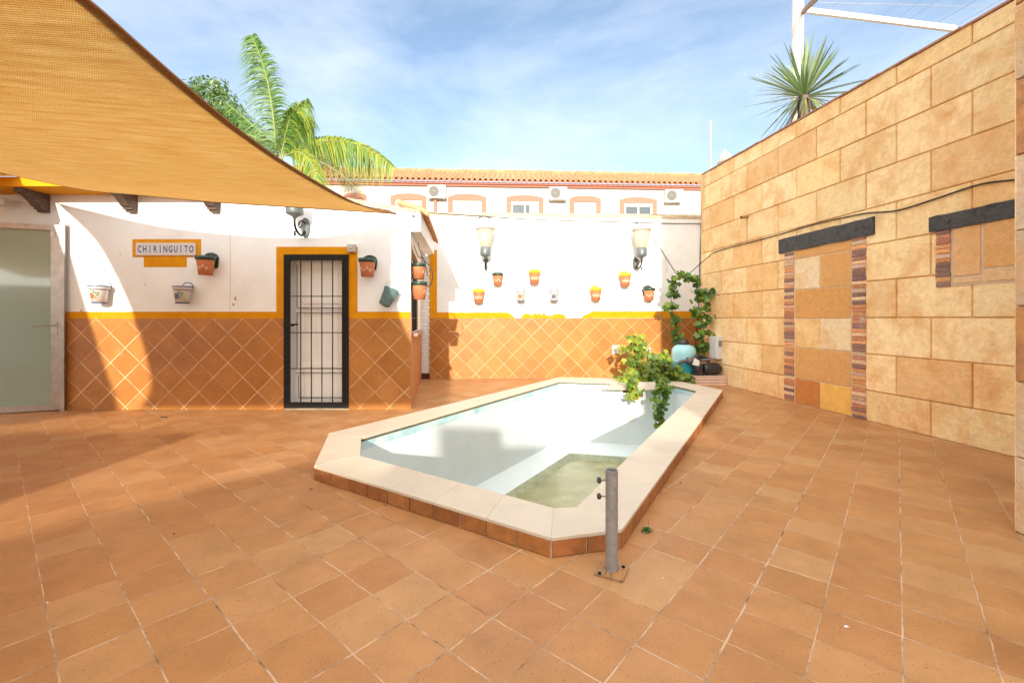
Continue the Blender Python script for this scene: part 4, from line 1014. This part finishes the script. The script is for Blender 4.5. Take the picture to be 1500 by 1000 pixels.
arch2 = [at(1027,518,YV-.1), at(1028,500,YV-.1), at(1030,480,YV-.1), at(1028,455,YV-.1), at(1024,430,YV), at(1022,420,YV)]
arch3 = [at(1026,428,YV), at(1040,425,YV-.3), at(1054,434,YV-.6)]
st.tube(spline(arch1,6), .007, 5); st.tube(spline(arch2,6), .007, 5); st.tube(spline(arch3,6), .005, 5)
def clumps(mb, cl, Y, size, n, sp, tones=GR):
    for (x, y, k) in cl:
        c = at(x, y, Y)
        for i in range(int(n*k)):
            p = c+Vector((random.gauss(0,sp*k),random.gauss(0,sp*.8),random.gauss(0,sp*k*.8)))
            leaf(mb, p, (random.uniform(-.8,.8), -random.uniform(.3,1.4), random.uniform(.0,1.2)), size*random.uniform(.6,1.2), jit(random.choice(tones), .22, .12))
clumps(lf, [(986,410,1),(998,404,1.1),(1007,411,1),(1014,408,1),(985,422,1),(989,430,1.1),(979,432,.6),(984,448,1.2),(978,452,.6),(987,464,1),(987,472,1),(991,487,.8),(993,495,.9),(988,493,.7),(995,510,1),(993,503,.6),(1020,416,.7)], YV, .074, 11, .055)
clumps(lf, [(1020,427,.7),(1032,432,1.2),(1030,437,.7),(1021,438,.8),(1022,455,1.3),(1018,460,.7),(1034,450,.9),(1036,464,1),(1029,473,1.2),(1032,487,1.1),(1026,494,1),(1030,506,1.1),(1025,512,.8),(1043,426,1),(1049,431,1),(1054,434,.9)], YV-.15, .078, 11, .055)
lf.build('leaves', [M_leaf], vt).location = -Vector(vt.location); st.build('stems', [M_stem], vt).location = -Vector(vt.location)
gp = thing('trailing_plant', 'bushy green leafy plant behind the coping trailing into the pool', 'plant', (2.75, 8.95, 0))
lf, st = MB(), MB(); YG = 8.95
GY = [(.30,.34,.03),(.21,.30,.03),(.15,.25,.03),(.36,.37,.04),(.10,.19,.02)]
clumps(lf, [(925,499,1),(935,497,.8),(929,509,1),(940,512,1),(912,511,.5),(936,520,1),(947,520,.7),(925,528,1),(930,540,1.3),(938,537,1)], YG, .068, 17, .065, GY)
clumps(lf, [(913,557,1.1),(921,553,1),(928,550,1.2),(938,552,1.3),(945,545,1),(935,560,1)], YG-.2, .066, 26, .08, GY)
clumps(lf, [(952,538,1.2),(960,530,1.3),(968,527,1.2),(972,536,1.2),(965,545,1.4),(975,548,1.3),(955,555,1.2),(985,545,1),(998,553,1),(990,550,1),(1008,556,.6)], YG-.1, .066, 26, .085, GR+GY[:3])
clumps(lf, [(962,556,1.2),(970,557,1),(916,556,1),(923,558,1),(930,559,1),(926,563,.8),(964,561,1)], 8.62, .060, 20, .06, GR+GY)
clumps(lf, [(920,556,1),(928,560,1),(925,566,.9),(967,560,.9),(970,566,.9)], 8.10, .052, 18, .05, GR+GY)
YP = 8.08
clumps(lf, [(927,566,.9),(930,575,1),(926,580,1)], YP, .052, 20, .05, GY)
clumps(lf, [(975,565,1),(972,572,1),(974,578,.9),(962,575,.7)], YP, .050, 20, .05, GR)
clumps(lf, [(960,585,.8),(969,590,1),(966,598,1),(963,606,1.1),(968,604,.8),(966,613,.9),(969,617,.8),(965,623,.7)], YP-.25, .042, 20, .040, GR)
for path in ([(945,562,YG-.1),(938,540,YG),(930,515,YG),(928,498,YG)], [(955,562,YG-.1),(965,545,YG),(972,530,YG)], [(955,562,YG-.1),(967,560,YG-.35),(967,580,YP),(965,600,YP-.25),(966,622,YP-.25)], [(945,562,YG-.1),(928,562,YG-.4),(928,580,YP)], [(950,562,YG),(980,552,YG),(1000,553,YG)], [(950,562,YG-.1),(950,566,YG-.1),(950,586,YG+.1)]):
    st.tube(spline([at(*p) for p in path], 6), .007, 5)
for q_ in range(26):
    a_ = at(random.uniform(915,985), random.uniform(545,562), YG-.15); b_ = a_+Vector((random.uniform(-.25,.25), random.uniform(-.3,.1), random.uniform(.1,.45))); st.tube(spline([a_, (a_+b_)/2+Vector((random.uniform(-.08,.08),-.05,.05)), b_],4), .004, 5)
lf.build('leaves', [M_leaf], gp).location = -Vector(gp.location); st.build('stems', [M_stem], gp).location = -Vector(gp.location)
# weed at the kerb, fallen leaves and scraps
wd = thing('weed', 'small green weed growing at the foot of the pool kerb', 'plant', on(948,779,0)); lf = MB()
for k in range(40):
    t = random.uniform(0,6.28); r = random.uniform(0,.035); leaf(lf, (r*math.cos(t)*1.2, r*math.sin(t), random.uniform(.004,.03)), (math.cos(t)*.5, math.sin(t)*.5, 1), .010, jit((.05,.16,.02), .3))
lf.tube([(0,0,0),(.01,0,.04),(.005,.0,.09)], .0012, 5, col=(.2,.15,.05)); lf.build('leaves', [M_leaf], wd)
M_dead = mat('dead_leaf', (.06,.03,.018), .8)
for (x, y, s, lab) in ((237,611,.03,'dark curled leaf lying near the foot of the bar wall'),(358,609,.012,'dark crumb between the barred door and the curled leaf'),(456,716,.014,'dark crumb left of the pool kerb'),(565,740,.012,'dark crumb close against the front pool kerb'),(997,707,.012,'dark crumb on the floor right of the pool'),(146,674,.012,'dark crumb in the shaded floor wedge'),(255,781,.010,'dark crumb on the open floor at the left')):
    p = on(x,y,.003); m = MB()
    for k in range(3 if s > .02 else 1):
        c = Vector((k*s*.9, 0, 0)); n_ = 7
        m.add([c+Vector((0,0,s*.5))]+[c+Vector((math.cos(6.283*q/n_)*s*random.uniform(.6,1.1), math.sin(6.283*q/n_)*s*.6, random.uniform(0,.2)*s)) for q in range(n_)], [(0,q+1,(q+1)%n_+1) for q in range(n_)])
    o = m.build('dead_leaf', [M_dead]); o.location = p; tag(o, lab, 'leaf')
for (x, y, s, lab) in ((1240,917,.012,'white feather scrap on the near floor at the right'),(971,846,.007,'white pebble right of the umbrella post'),(69,882,.008,'white chip on the near floor at the left')):
    p = on(x,y,.002); m = MB(); n_ = 9
    m.add([(0,0,s*.5)]+[(math.cos(6.283*q/n_)*s*random.uniform(.6,1.4), math.sin(6.283*q/n_)*s*random.uniform(.4,.9), 0) for q in range(n_)], [(0,q+1,(q+1)%n_+1) for q in range(n_)])
    o = m.build('litter_scrap', [M_wplast]); o.location = p; tag(o, lab, 'scrap')

# ------------------------------------------------------------ shade sails
def coons(c1, c2, c3, c4, nu, nv):
    """c1: A->B (v=0), c2: D->C (v=1), c3: A->D (u=0), c4: B->C (u=1); each a function of t"""
    A_, B_, C_, D_ = c1(0), c1(1), c2(1), c2(0); g = []
    for j in range(nv+1):
        v = j/nv
        for i in range(nu+1):
            u = i/nu
            g.append((1-v)*c1(u)+v*c2(u)+(1-u)*c3(v)+u*c4(v)-((1-u)*(1-v)*A_+u*(1-v)*B_+(1-u)*v*D_+u*v*C_))
    return g
def fpath(pts):
    s = spline(pts, 12); L_ = [0]
    for a, b in zip(s, s[1:]): L_.append(L_[-1]+(b-a).length)
    def f(t):
        d = t*L_[-1]
        for i in range(len(s)-1):
            if L_[i+1] >= d or i == len(s)-2:
                q = (d-L_[i])/max(1e-9, L_[i+1]-L_[i]); return s[i].lerp(s[i+1], min(1, max(0, q)))
    return f
def sailmesh(name, label, cA, cD, cL, cR, material, nu=60, nv=60, hem=M_hem, cat='shade sail', post=None):
    g = coons(fpath(cA), fpath(cD), fpath(cL), fpath(cR), nu, nv); t = thing(name, label, cat, g[0])
    o0 = Vector(g[0]); g = [p-o0 for p in g]; w_ = nu+1
    m = MB(); th = .003
    vs = g+[p+Vector((0,0,th)) for p in g]; k = len(g); fs = []
    for j in range(nv):
        for i in range(nu):
            a = j*w_+i; fs.append((a, a+w_, a+w_+1, a+1)); fs.append((a+k, a+1+k, a+w_+1+k, a+w_+k))
    m.add(vs, fs, 0, (1,1,1), True); m.uv = [((q%w_)/nu*6, (q//w_)/nv*8) for q in range(k)]*2
    m.build('sail_cloth', [material], t)
    h = MB()
    for e in ([g[i] for i in range(w_)], [g[nv*w_+i] for i in range(w_)], [g[j*w_] for j in range(nv+1)], [g[j*w_+nu] for j in range(nv+1)]):
        n_ = len(e)
        c_ = sum(g, Vector())/len(g); vs = []
        for q in range(n_):
            tg = (e[min(q+1,n_-1)]-e[max(q-1,0)]).normalized(); inn = (c_-e[q]); inn -= tg*inn.dot(tg); inn.normalize()
            wdt = min(.045, .6*min(q, n_-1-q)*.05+.004)
            vs += [e[q]-inn*.006+Vector((0,0,-.004)), e[q]+inn*wdt+Vector((0,0,-.004)), e[q]+inn*wdt+Vector((0,0,.007)), e[q]-inn*.006+Vector((0,0,.007))]
        fs = []
        for q in range(n_-1):
            for r_ in range(4): fs.append((4*q+r_, 4*q+(r_+1)%4, 4*q+4+(r_+1)%4, 4*q+4+r_))
        h.add(vs, fs)
    h.build('sail_hem', [hem], t)
    return t
T1 = Vector((-1.64,6.36,2.825))
edgeA = [T1, (-1.74,6.22,2.808),(-2.31,5.95,2.785),(-2.94,5.71,2.775),(-3.78,5.62,2.81),(-4.75,5.62,2.90),(-5.48,5.70,2.99),(-6.70,5.80,3.25)]
edgeC = [T1, at(548,306,5.85), at(516.6,295.5,5.1), at(467,268.6,4.3), at(413,235.6,3.62), at(372,206.7,3.18), at(330.6,175.6,2.83), at(264.5,120,2.42), at(182,47.5,2.08), at(128,0,1.90), (-1.78,1.3,2.72),(-1.7,.4,2.76),(-1.55,-1.5,2.86),(-1.3,-4.2,3.02)]
edgeB = [(-6.70,5.80,3.25),(-6.22,4.6,3.08),(-5.95,3.0,2.98),(-5.74,1.0,2.90),(-5.60,-1.4,2.88),(-5.62,-3.0,2.92),(-5.82,-4.2,2.98)]
edgeD = [(-1.3,-4.2,3.02),(-2.6,-3.95,2.95),(-4.4,-3.95,2.93),(-5.82,-4.2,2.98)]
sail = sailmesh('shade_sail', 'large tan shade sail stretched over the left of the patio', edgeA, edgeD, edgeC, edgeB, M_sail)
# its corner fittings
m = MB(); m.tube([T1-sail.location, Vector((-1.46,6.585,2.855))-sail.location], .007, 6); m.lathe([(0,0),(.02,0),(.022,.012),(0,.02)], Vector((-1.45,6.595,2.855))-Vector(sail.location), (0,-1,0), 10); m.build('turnbuckle', [M_steel], sail)
m = MB(); m.tube([Vector((-6.70,5.80,3.25))-sail.location, Vector((-7.0,6.17,3.33))-sail.location], .007, 6); m.build('turnbuckle', [M_steel], sail)
A2 = Vector((-6.80,6.12,3.32)); B2 = Vector((-6.07,-3.0,2.64)); C2_ = Vector((-8.9,-7.4,2.8)); D2 = Vector((-9.8,6.12,3.4))
sailmesh('yellow_awning', 'yellow fabric awning peeping out beneath the tan sail at the far left', [A2,(-8.3,6.12,3.34),D2], [B2,(-7.4,-5.2,2.70),C2_], [A2,(-6.63,4.0,3.10),(-6.40,1.0,2.86),B2], [D2,(-9.6,-1.0,3.1),C2_], M_rope, 16, 24, M_rope, 'awning')
m = MB(); m.sheet([(-7.2,6.15,3.302),(-5.5,6.15,3.302),(-5.8,6.15,3.36),(-7.2,6.15,3.46)], .01, (0,-1,0)); tag(m.build('yellow_valance', [M_rope]), 'bright yellow cloth valance on the bar roof edge above the first corbel', 'valance')

# ------------------------------------------------------------ house behind the viewer (casts the long shade)
hb_ = thing('house_behind', 'cream garden house standing behind the viewer', 'house', (0,-6,0))
m = MB(); prof = [(-3.42,0),(-3.42,2.38),(-2.75,2.63),(-2.2,2.80),(-1.29,2.72),(-1.29,3.20),(-.55,3.20),(-.55,2.92),(1.0,2.92),(1.0,3.0),(2.0,3.0),(2.0,4.55),(5.4,4.55),(5.4,0)]
m.sheet([(x,-6,z) for x, z in prof], 5, (0,-1,0)); child(m, 'house_body', [M_facade], hb_)
m = MB()
for x in (-2.2,.1): m.sheet([(x,-5.998,.0),(x+1.3,-5.998,.0),(x+1.3,-5.998,2.1),(x,-5.998,2.1)], .02, (0,1,0))
child(m, 'patio_door', [M_wing], hb_)
m = MB(); m.box((-9.2,-3.3,0),(-3.92,-3.0,2.285)); tag(m.build('garden_wall', [M_white]), 'low white garden wall behind the viewer at the left', 'wall')
# ------------------------------------------------------------ row of houses behind
hr = thing('row_houses', 'long cream row of houses with a clay tiled roof and salmon window trims', 'house', (0, 20, 0))
mslope = .8/15.0
def FY(x): k = (x-750)/F; X0 = (560-750)/F*20; return (20-mslope*X0)/(1-mslope*k)
def fp(x, y, d=0): p = at(x, y, FY(x)); return p+Vector((0,-d,0))
XL, XR = -13.0, 12.5
def fx(X, z, d=0): return Vector((X, 20+mslope*(X+5.8)-d, z))
m = MB(); m.sheet([fx(XL,0), fx(XR,0), fx(XR,7.35), fx(XL,7.35)], -6, (0,-1,0)); child(m, 'facade', [M_facade], hr)
m = MB(); m.sheet([fx(XL,7.28), fx(XR,7.28), fx(XR,7.36), fx(XL,7.36)], .12, (0,-1,0)); m.sheet([fx(XL,7.362), fx(XR,7.362), fx(XR,7.44), fx(XL,7.44)], .20, (0,-1,0)); child(m, 'cornice', [M_salmon], hr)
m = MB(); nc = 104; nr = 9; per = (XR-XL)/nc; sg_ = 8; rows = []
for r_ in range(nr):
    for part in (0, 1):
        t = (r_+part)/nr; line = []
        for i in range(nc*sg_+1):
            X = XL+i*per/sg_; ph = (i%sg_)/sg_; hgt = .085*abs(math.sin(math.pi*ph)) if True else 0
            hz = .075*math.sin(2*math.pi*ph)+.03
            lift = (.035 if part == 0 else 0)
            line.append(fx(X, 7.47+t*1.32+hz+lift, .36-t*3.1))
        rows.append(line)
w_ = nc*sg_+1; vs = [p for l in rows for p in l]; fs = []
for j in range(len(rows)-1):
    for i in range(w_-1): a = j*w_+i; fs.append((a,a+1,a+w_+1,a+w_))
m.add(vs, fs, 0, (1,1,1), False); 
bot = [p-Vector((0,0,.035)) for p in rows[0]]; m.add(rows[0]+bot, [(i+w_, i+w_+1, i+1, i) for i in range(w_-1)])
m.box((XL,22.2,8.45),(XR,22.6,8.60)) if False else None
child(m, 'tiled_roof', [M_roof], hr)
m = MB(); vs_ = [fx(XL,7.442,.30), fx(XR,7.442,.30), fx(XR,8.72,-2.6), fx(XL,8.72,-2.6)]; m.add(vs_+[v+Vector((0,0,.045)) for v in vs_], [(0,1,2,3),(7,6,5,4),(0,4,5,1)]); child(m, 'roof_deck', [M_salmon], hr)
m = MB(); m.sheet([fx(XL,8.75,-2.7), fx(XR,8.75,-2.7), fx(XR,8.93,-2.7), fx(XL,8.93,-2.7)], .12, (0,-1,0)); child(m, 'ridge', [M_roof], hr)
def hwin(x0, x1, kind, peak=284, spring=291, ybot=345):
    """window trim between pixel columns x0..x1 on the facade"""
    th = 7.2
    a, b = fp(x0,400), fp(x1,400); z = lambda y: fp((x0+x1)/2, y).z
    X0_, X1_ = a.x, b.x; zp, zs_, zb_ = z(peak), z(spring), z(ybot); tw = .22; zi = z(spring+5.5)
    def f(X, zz, d=0): return fx(X, zz, d)
    w = MB(); xm = (X0_+X1_)/2; xq = (X1_-X0_)*.30
    w.sheet([f(X0_,zi), f(X1_,zi), f(X1_,zs_), f(xm+xq,zs_+(zp-zs_)*.75), f(xm,zp), f(xm-xq,zs_+(zp-zs_)*.75), f(X0_,zs_)], .05, (0,-1,0))
    w.sheet([f(X0_,zb_), f(X0_+tw,zb_), f(X0_+tw,zi), f(X0_,zi)], .05, (0,-1,0)); w.sheet([f(X1_-tw,zb_), f(X1_,zb_), f(X1_,zi), f(X1_-tw,zi)], .05, (0,-1,0))
    wo_ = child(w, 'window_trim', [M_salmon], hr)
    xi0, xi1 = X0_+tw, X1_-tw
    if kind == 's':
        q = MB(); zz = zb_
        while zz < zi-.02: q.slab(f(xi0,zz), Vector((xi1-xi0,mslope*(xi1-xi0),0)), Vector((0,0,.055)), (0,-1,0), .022, .004); zz += .06
        child(q, 'roller_shutter', [M_shut], wo_)
    else:
        q = MB(); q.sheet([f(xi0+.06,zb_), f(xi1-.06,zb_), f(xi1-.06,zi-.08), f(xi0+.06,zi-.08)], .006, (0,-1,0)); child(q, 'pane', [M_wing], wo_)
        q = MB(); s_ = .07
        for (p0,p1,q0,q1) in ((xi0,xi0+s_,zb_,zi),(xi1-s_,xi1,zb_,zi),(xi0+s_,xi1-s_,zi-.14,zi),((xi0+xi1)/2-s_/2,(xi0+xi1)/2+s_/2,zb_,zi-.14)):
            q.sheet([f(p0,q0), f(p1,q0), f(p1,q1), f(p0,q1)], .03, (0,-1,0))
        child(q, 'window_frame', [M_shut], wo_)
        if kind == 'c':
            q = MB(); x = (xi0+xi1)/2+.22
            while x < xi1-.1:
                q.sheet([f(x,zb_,.008), f(x+.035,zb_,.008), f(x+.035,zi-.15,.008), f(x,zi-.15,.008)], .006, (0,-1,0)); x += .05
            child(q, 'curtain', [M_curt], wo_)
hwin(505, 537, 's', 283, 286); hwin(572.4, 624.7, 's', 283.5, 288); hwin(656.4, 712.4, 's', 284, 289); hwin(741.7, 796, 'c', 286, 290); hwin(834, 880, 's', 287, 291); hwin(907.5, 962, 'g', 289, 293); hwin(1026, 1075, 's', 290, 295)
for x0 in (725, 893):
    q = MB(); p = fp(x0, 293); q.slab(fx(p.x-.12,p.z), (.24,.0,0), (0,0,.09), (0,-1,0), .03, .004); child(q, 'air_vent', [M_shut], hr)
q = MB(); q.box((fp(636,0).x, FY(636)-.16, 4.5), (fp(640.5,0).x, FY(636)-.02, fp(636,289).z)); child(q, 'rain_pipe', [M_salmon], hr)
# air conditioners
ac = thing('air_conditioner', 'x', 'air conditioner', (0,0,0), 'air conditioners on the row houses')
m = MB(); m.slab((-.40,-.05,-.28),(.80,0,0),(0,0,.56),(0,-1,0),.30,.012); m.box((-.399,-.05,-.279),(.399,-.012,.279)); m.build('casing', [M_wplast], ac)
m = MB(); m.lathe([(.235,0),(.24,.012),(.225,.014),(.22,.0)], (-.12,-.352,0), (0,-1,0), 28)
for r_ in (.05,.09,.13,.17,.205): m.lathe([(r_,.004),(r_+.006,.008),(r_+.012,.004)], (-.12,-.352,0), (0,-1,0), 24)
m.lathe([(0,.01),(.04,.008),(.045,0)], (-.12,-.352,0), (0,-1,0), 14); m.build('fan_grille', [mat('grey_grille', (.20,.19,.16), .5)], ac)
m = MB(); m.lathe([(0,.0),(.22,.0)], (-.12,-.353,0), (0,-1,0), 24); m.build('fan_recess', [mat('fan_dark', (.10,.09,.075), .6)], ac)
for x in (-.3, .3):
    m = MB(); m.box((x-.02,-.36,-.315),(x+.02,.0,-.285)); m.box((x-.02,-.03,-.6),(x+.02,.0,-.315)); m.build('bracket', [M_wplast], ac)
p = fp(641.5, 283.5, 0); ac.location = p; ac['label'] = 'white air conditioner above the salmon rain pipe, left of the three'
o = copy_thing(ac, fp(816.5, 286, .0), 0, 'white air conditioner right of the curtained window, middle of the three')
o = copy_thing(ac, fp(984, 289.5, .0), 0, 'white air conditioner nearest the stone wall, right of the three')

# ------------------------------------------------------------ palm and tree
def frond(mb, base, tip, bend, n=46, ll=.55, droop=.5, w=.022, tones=((.16,.30,.04),), plane=None, rach=None, side=None):
    base, tip = Vector(base), Vector(tip); ctrl = (base+tip)/2+Vector(bend)
    P = [(1-t)**2*base+2*t*(1-t)*ctrl+t*t*tip for t in [k/24 for k in range(25)]]
    rach.tube(P, [.020*(1-k/26)+.003 for k in range(25)], 6, col=(.24,.26,.09))
    for k in range(n):
        t = .10+.90*k/n; q = t*24; i = min(int(q), 23); p = P[i].lerp(P[i+1], q-i); tg = (P[min(i+1,24)]-P[max(i-1,0)]).normalized()
        sd = tg.cross(Vector(side or (0,-1,0))).normalized(); L_ = ll*(math.sin(math.pi*(.15+.80*t))**.6)*random.uniform(.85,1.1)
        for s in (1, -1):
            d = (sd*s*random.uniform(.75,1)+tg*random.uniform(.35,.7)+Vector((random.uniform(-.15,.15),random.uniform(-.4,.4),random.uniform(-.1,.1)))).normalized()
            vs = []; K = 5; c = jit(random.choice(tones), .22, .1)
            nn = d.cross(Vector((0,1,0))); nn = nn.normalized() if nn.length > .01 else Vector((0,0,1))
            wv = (d.cross(tg)).normalized().cross(d).normalized()*w*.5
            for a in range(K+1):
                u = a/K; pt = p+d*L_*u+Vector((0,0,-droop*L_*u*u)); ww = wv*(1-u**2*.92)
                vs += [pt-ww, pt+ww]
            mb.add(vs, [(2*a,2*a+1,2*a+3,2*a+2) for a in range(K)], 0, c)
pt = thing('palm_tree', 'tall feathery palm behind the bar with one upright frond and one arching right', 'palm tree', (at(418,0,13).x, 13, 0))
lm_, rc = MB(), MB(); Cc = at(420, 228, 13); YL = [(.34,.37,.025),(.22,.31,.03),(.13,.24,.03)]; GN = [(.09,.20,.03),(.14,.26,.035),(.07,.15,.025)]
frond(lm_, at(405,240,13), at(368,52,12.9), (.30,0,.6), 150, .85, .75, .042, GN, rach=rc)
frond(lm_, at(412,235,13), at(452,146,12.7), (-.15,0,.5), 90, .62, 1.25, .035, GN+YL, rach=rc)
frond(lm_, at(410,235,13), at(432,150,13.3), (.3,0,.2), 80, .65, 1.0, .035, GN, rach=rc)
frond(lm_, at(412,238,13), at(460,182,12.8), (-.1,0,.9), 90, .62, 1.4, .035, GN+YL, rach=rc)
frond(lm_, at(410,238,13), at(428,160,12.6), (.1,0,.6), 90, .60, 1.2, .035, GN+YL[1:], rach=rc)
frond(lm_, Cc, at(577,246,12.6), (.1,-.1,1.15), 130, .62, 1.2, .035, YL, rach=rc, side=(0,-1,0))
frond(lm_, Cc, at(560,240,13.4), (-.1,.3,1.3), 110, .60, 1.1, .032, YL+GN, rach=rc)
frond(lm_, Cc, at(535,292,12.3), (.2,-.1,.6), 44, .45, .5, .02, [(.24,.17,.06),(.16,.13,.04)], rach=rc)
frond(lm_, Cc, at(470,280,12.2), (.3,-.3,.8), 80, .6, 1.1, .03, YL, rach=rc)
frond(lm_, Cc, at(300,200,13.5), (-.2,.2,.8), 50, .6, .9, .03, GN, rach=rc); frond(lm_, Cc, at(330,150,14.2), (-.3,.4,.3), 50, .6, .7, .03, GN, rach=rc)
frond(lm_, Cc, at(455,170,13.8), (-.2,.2,.4), 80, .55, 1.2, .03, YL, rach=rc)
frond(lm_, Cc, at(340,290,13), (-.4,.1,.9), 50, .6, 1.0, .03, GN, rach=rc); frond(lm_, Cc, at(500,225,14.5), (.0,.4,.7), 80, .5, 1.1, .03, YL, rach=rc)
off = -Vector(pt.location); lm_.build('fronds', [M_palm], pt).location = off; rc.build('frond_ribs', [mat('palm_rib', (1,1,1), .6, tint=True)], pt).location = off
m = MB(); m.tube([(0,0,0),(.05,0,2),(.0,0,4.5),(0,0,5.7)], [.2,.17,.15,.13], 14); m.build('trunk', [M_bark], pt)
def leafball(mb, cs, n, size, tones):
    for (c, r) in cs:
        for k in range(int(n*r*r)):
            d = Vector((random.gauss(0,1),random.gauss(0,1),random.gauss(0,1))).normalized()*r*random.uniform(.45,1.05)**.6
            p = Vector(c)+d; nr = (d.normalized()+Vector((random.uniform(-.6,.6),random.uniform(-.6,.6),random.uniform(-.3,.8)))).normalized()
            a = nr.cross(Vector((random.uniform(-1,1),random.uniform(-1,1),.3))).normalized(); b = nr.cross(a); s = size*random.uniform(.6,1.3)
            mb.add([p-a*s, p+b*s*.4, p+a*s, p-b*s*.4], [(0,1,2,3)], 0, jit(random.choice(tones), .3, .1))
tr_ = thing('bushy_tree', 'dense dark green tree rising behind the tan sail left of the palm', 'tree', (at(300,0,16).x, 16, 0))
cs = []
for (x, y, r) in ((280,138,.5),(298,128,.45),(312,136,.5),(322,128,.35),(322,158,.6),(338,158,.55),(345,180,.55),(358,188,.5),(290,175,.8),(330,200,.9),(365,205,.6),(275,200,1.0),(360,230,1.0),(385,215,.5),(378,200,.35),(240,170,1.0),(210,190,1.1)):
    cs.append((at(x,y,16+random.uniform(-.5,.5)), r))
lb_ = MB(); leafball(lb_, cs, 900, .085, [(.09,.17,.03),(.13,.23,.035),(.055,.12,.025),(.20,.28,.045)])
lb_.build('crown', [M_leaf], tr_).location = -Vector(tr_.location)
m = MB(); m.tube([(0,0,0),(.1,0,3),(.2,0,6.5)], [.25,.2,.12], 10); m.tube([(.1,0,4),(1.0,0,6),(1.6,0,7.5)], [.12,.09,.05], 8); m.tube([(.1,0,4),(-.9,0,6),(-1.6,0,7.5)], [.12,.09,.05], 8); m.build('trunk', [M_bark], tr_)
for (x, y, z_, sc_2, lab) in ((-15.5,-2.5,.0,.58,'smaller dark bushy tree behind the viewer far to the left'),(-18.5,-6.5,.0,.72,'tall dark bushy tree behind the viewer to the left'),(-20.0,-.5,.0,.66,'dark bushy tree furthest left behind the viewer')):
    copy_thing(tr_, (x, y, z_), sc_2*3, lab, 'bushy trees', sc_2)
tr_['group'] = 'bushy trees'
# ------------------------------------------------------------ yucca, pole and wires over the stone wall
yc = thing('yucca', 'spiky yucca rising over the top of the stone wall in front of the white pole', 'yucca', (at(1178,0,7.9).x, 7.9, 0))
cy = at(1178, 142, 7.9); lm_ = MB()
for k in range(190):
    el = math.radians(random.choice([random.uniform(-55,20), random.uniform(5,88), random.uniform(20,88)])); az = random.uniform(0, 6.283)
    d = Vector((math.cos(az)*math.cos(el), math.sin(az)*math.cos(el)*.9, math.sin(el))); L_ = random.uniform(.72,1.15)*(1 if el > -.2 else .85)
    sid = d.cross(Vector((0,0,1))); sid = sid.normalized() if sid.length > .05 else Vector((1,0,0)); w_ = random.uniform(.014,.024); vs = []; K = 6
    old = el < -.25
    c = jit(random.choice([(.40,.36,.10),(.45,.33,.16),(.25,.27,.07)]) if old and random.random() < .6 else random.choice([(.20,.30,.12),(.27,.37,.15),(.14,.22,.11),(.32,.40,.20)]), .15, .08)
    sag = random.uniform(.0,.22)+(.25 if old else 0)
    for a in range(K+1):
        u = a/K; p = cy+d*L_*u+Vector((0,0,-sag*L_*u*u)); ww = w_*(.7+1.2*u)*(1-u)**.6 if u < 1 else 0
        vs += [p-sid*ww, p+sid*ww+Vector((0,0,.004))]
    lm_.add(vs, [(2*a,2*a+1,2*a+3,2*a+2) for a in range(K)], 0, c)
lm_.build('leaves', [M_yuc], yc).location = -Vector(yc.location)
m = MB(); m.tube([(0,0,0),(-.02,0,2.5),(0,0,cy.z)], [.09,.08,.10], 12); m.build('trunk', [M_bark], yc)
ctr = Vector((cy.x, 7.9, cy.z))
lp = thing('line_pole', 'tall white pole with a wired frame above the stone wall', 'pole', (at(1169,0,8.6).x, 8.6, 0)); Pw = lambda x, y, Y: at(x, y, Y)-Vector(lp.location)
m = MB(); m.tube([(-.05,0,0),(0,0,7.9)], .10, 20); m.build('pole', [M_polew], lp)
def bar(mb, a, b, w_, h_): 
    a, b = Vector(a), Vector(b); t = (b-a).normalized(); s_ = t.cross(Vector((0,0,1))).normalized()*w_/2; u_ = s_.normalized().cross(t)*h_/2
    vs = [a-s_-u_, a+s_-u_, a+s_+u_, a-s_+u_, b-s_-u_, b+s_-u_, b+s_+u_, b-s_+u_]; mb.add(vs, [(0,1,2,3),(7,6,5,4),(0,4,5,1),(1,5,6,2),(2,6,7,3),(3,7,4,0)])
m = MB(); bar(m, Pw(1183,16,8.6), Pw(1400,43,7.9), .06, .09); m.build('wire_beam', [M_polew], lp)
m = MB(); bar(m, Pw(1174,20,8.6), Pw(1200,-6,7.7), .06, .07); bar(m, Pw(1200,-6,7.7), Pw(1260,-60,6.6), .06, .07); m.build('side_arm', [mat('brown_beam', (.30,.19,.13), .7)], lp)
m = MB()
for (x0,y0,x1,y1) in ((1216,14,1240,-8),(1243,16,1275,-8),(1290,24,1330,-6),(1316,27,1360,-8),(1330,30,1395,-12),(1372,34,1450,-10),(1400,38,1480,-8)):
    m.tube([Pw(x0,y0,8.4), Pw(x1,y1,7.4)], .004, 4)
m.tube([Pw(1198,4,8.4), Pw(1440,10,7.9)], .004, 4); m.build('wires', [M_wireg], lp)
# thin mast and ball finial
m = MB(); a = at(1041, 250, 10.6); m.tube([(0,0,0),(0,0,at(0,178,10.6).z)], .022, 10); m.tube([(0,0,4.78),(0,0,4.84)], .032, 10); o = m.build('thin_mast', [mat('pale_wood', (.55,.42,.33), .8)]); o.location = (a.x,10.6,0); tag(o, 'thin pale mast standing up behind the left end of the stone wall', 'mast')
a = at(1062, 238, 9.7); m = MB(); m.lathe([(.13,-.3),(.12,-.05),(.16,-.02),(.16,.02),(.12,.05),(.125,.10),(.10,.17),(.04,.22),(.02,.27),(0,.28)], seg=24); m.box((-.12,-.12,-a.z),(.12,.12,-.3)); o = m.build('ball_finial', [mat('cream_stone', (.66,.58,.46), .8)]); o.location = a; tag(o, 'cream stone ball finial just behind the top of the stone wall', 'finial')
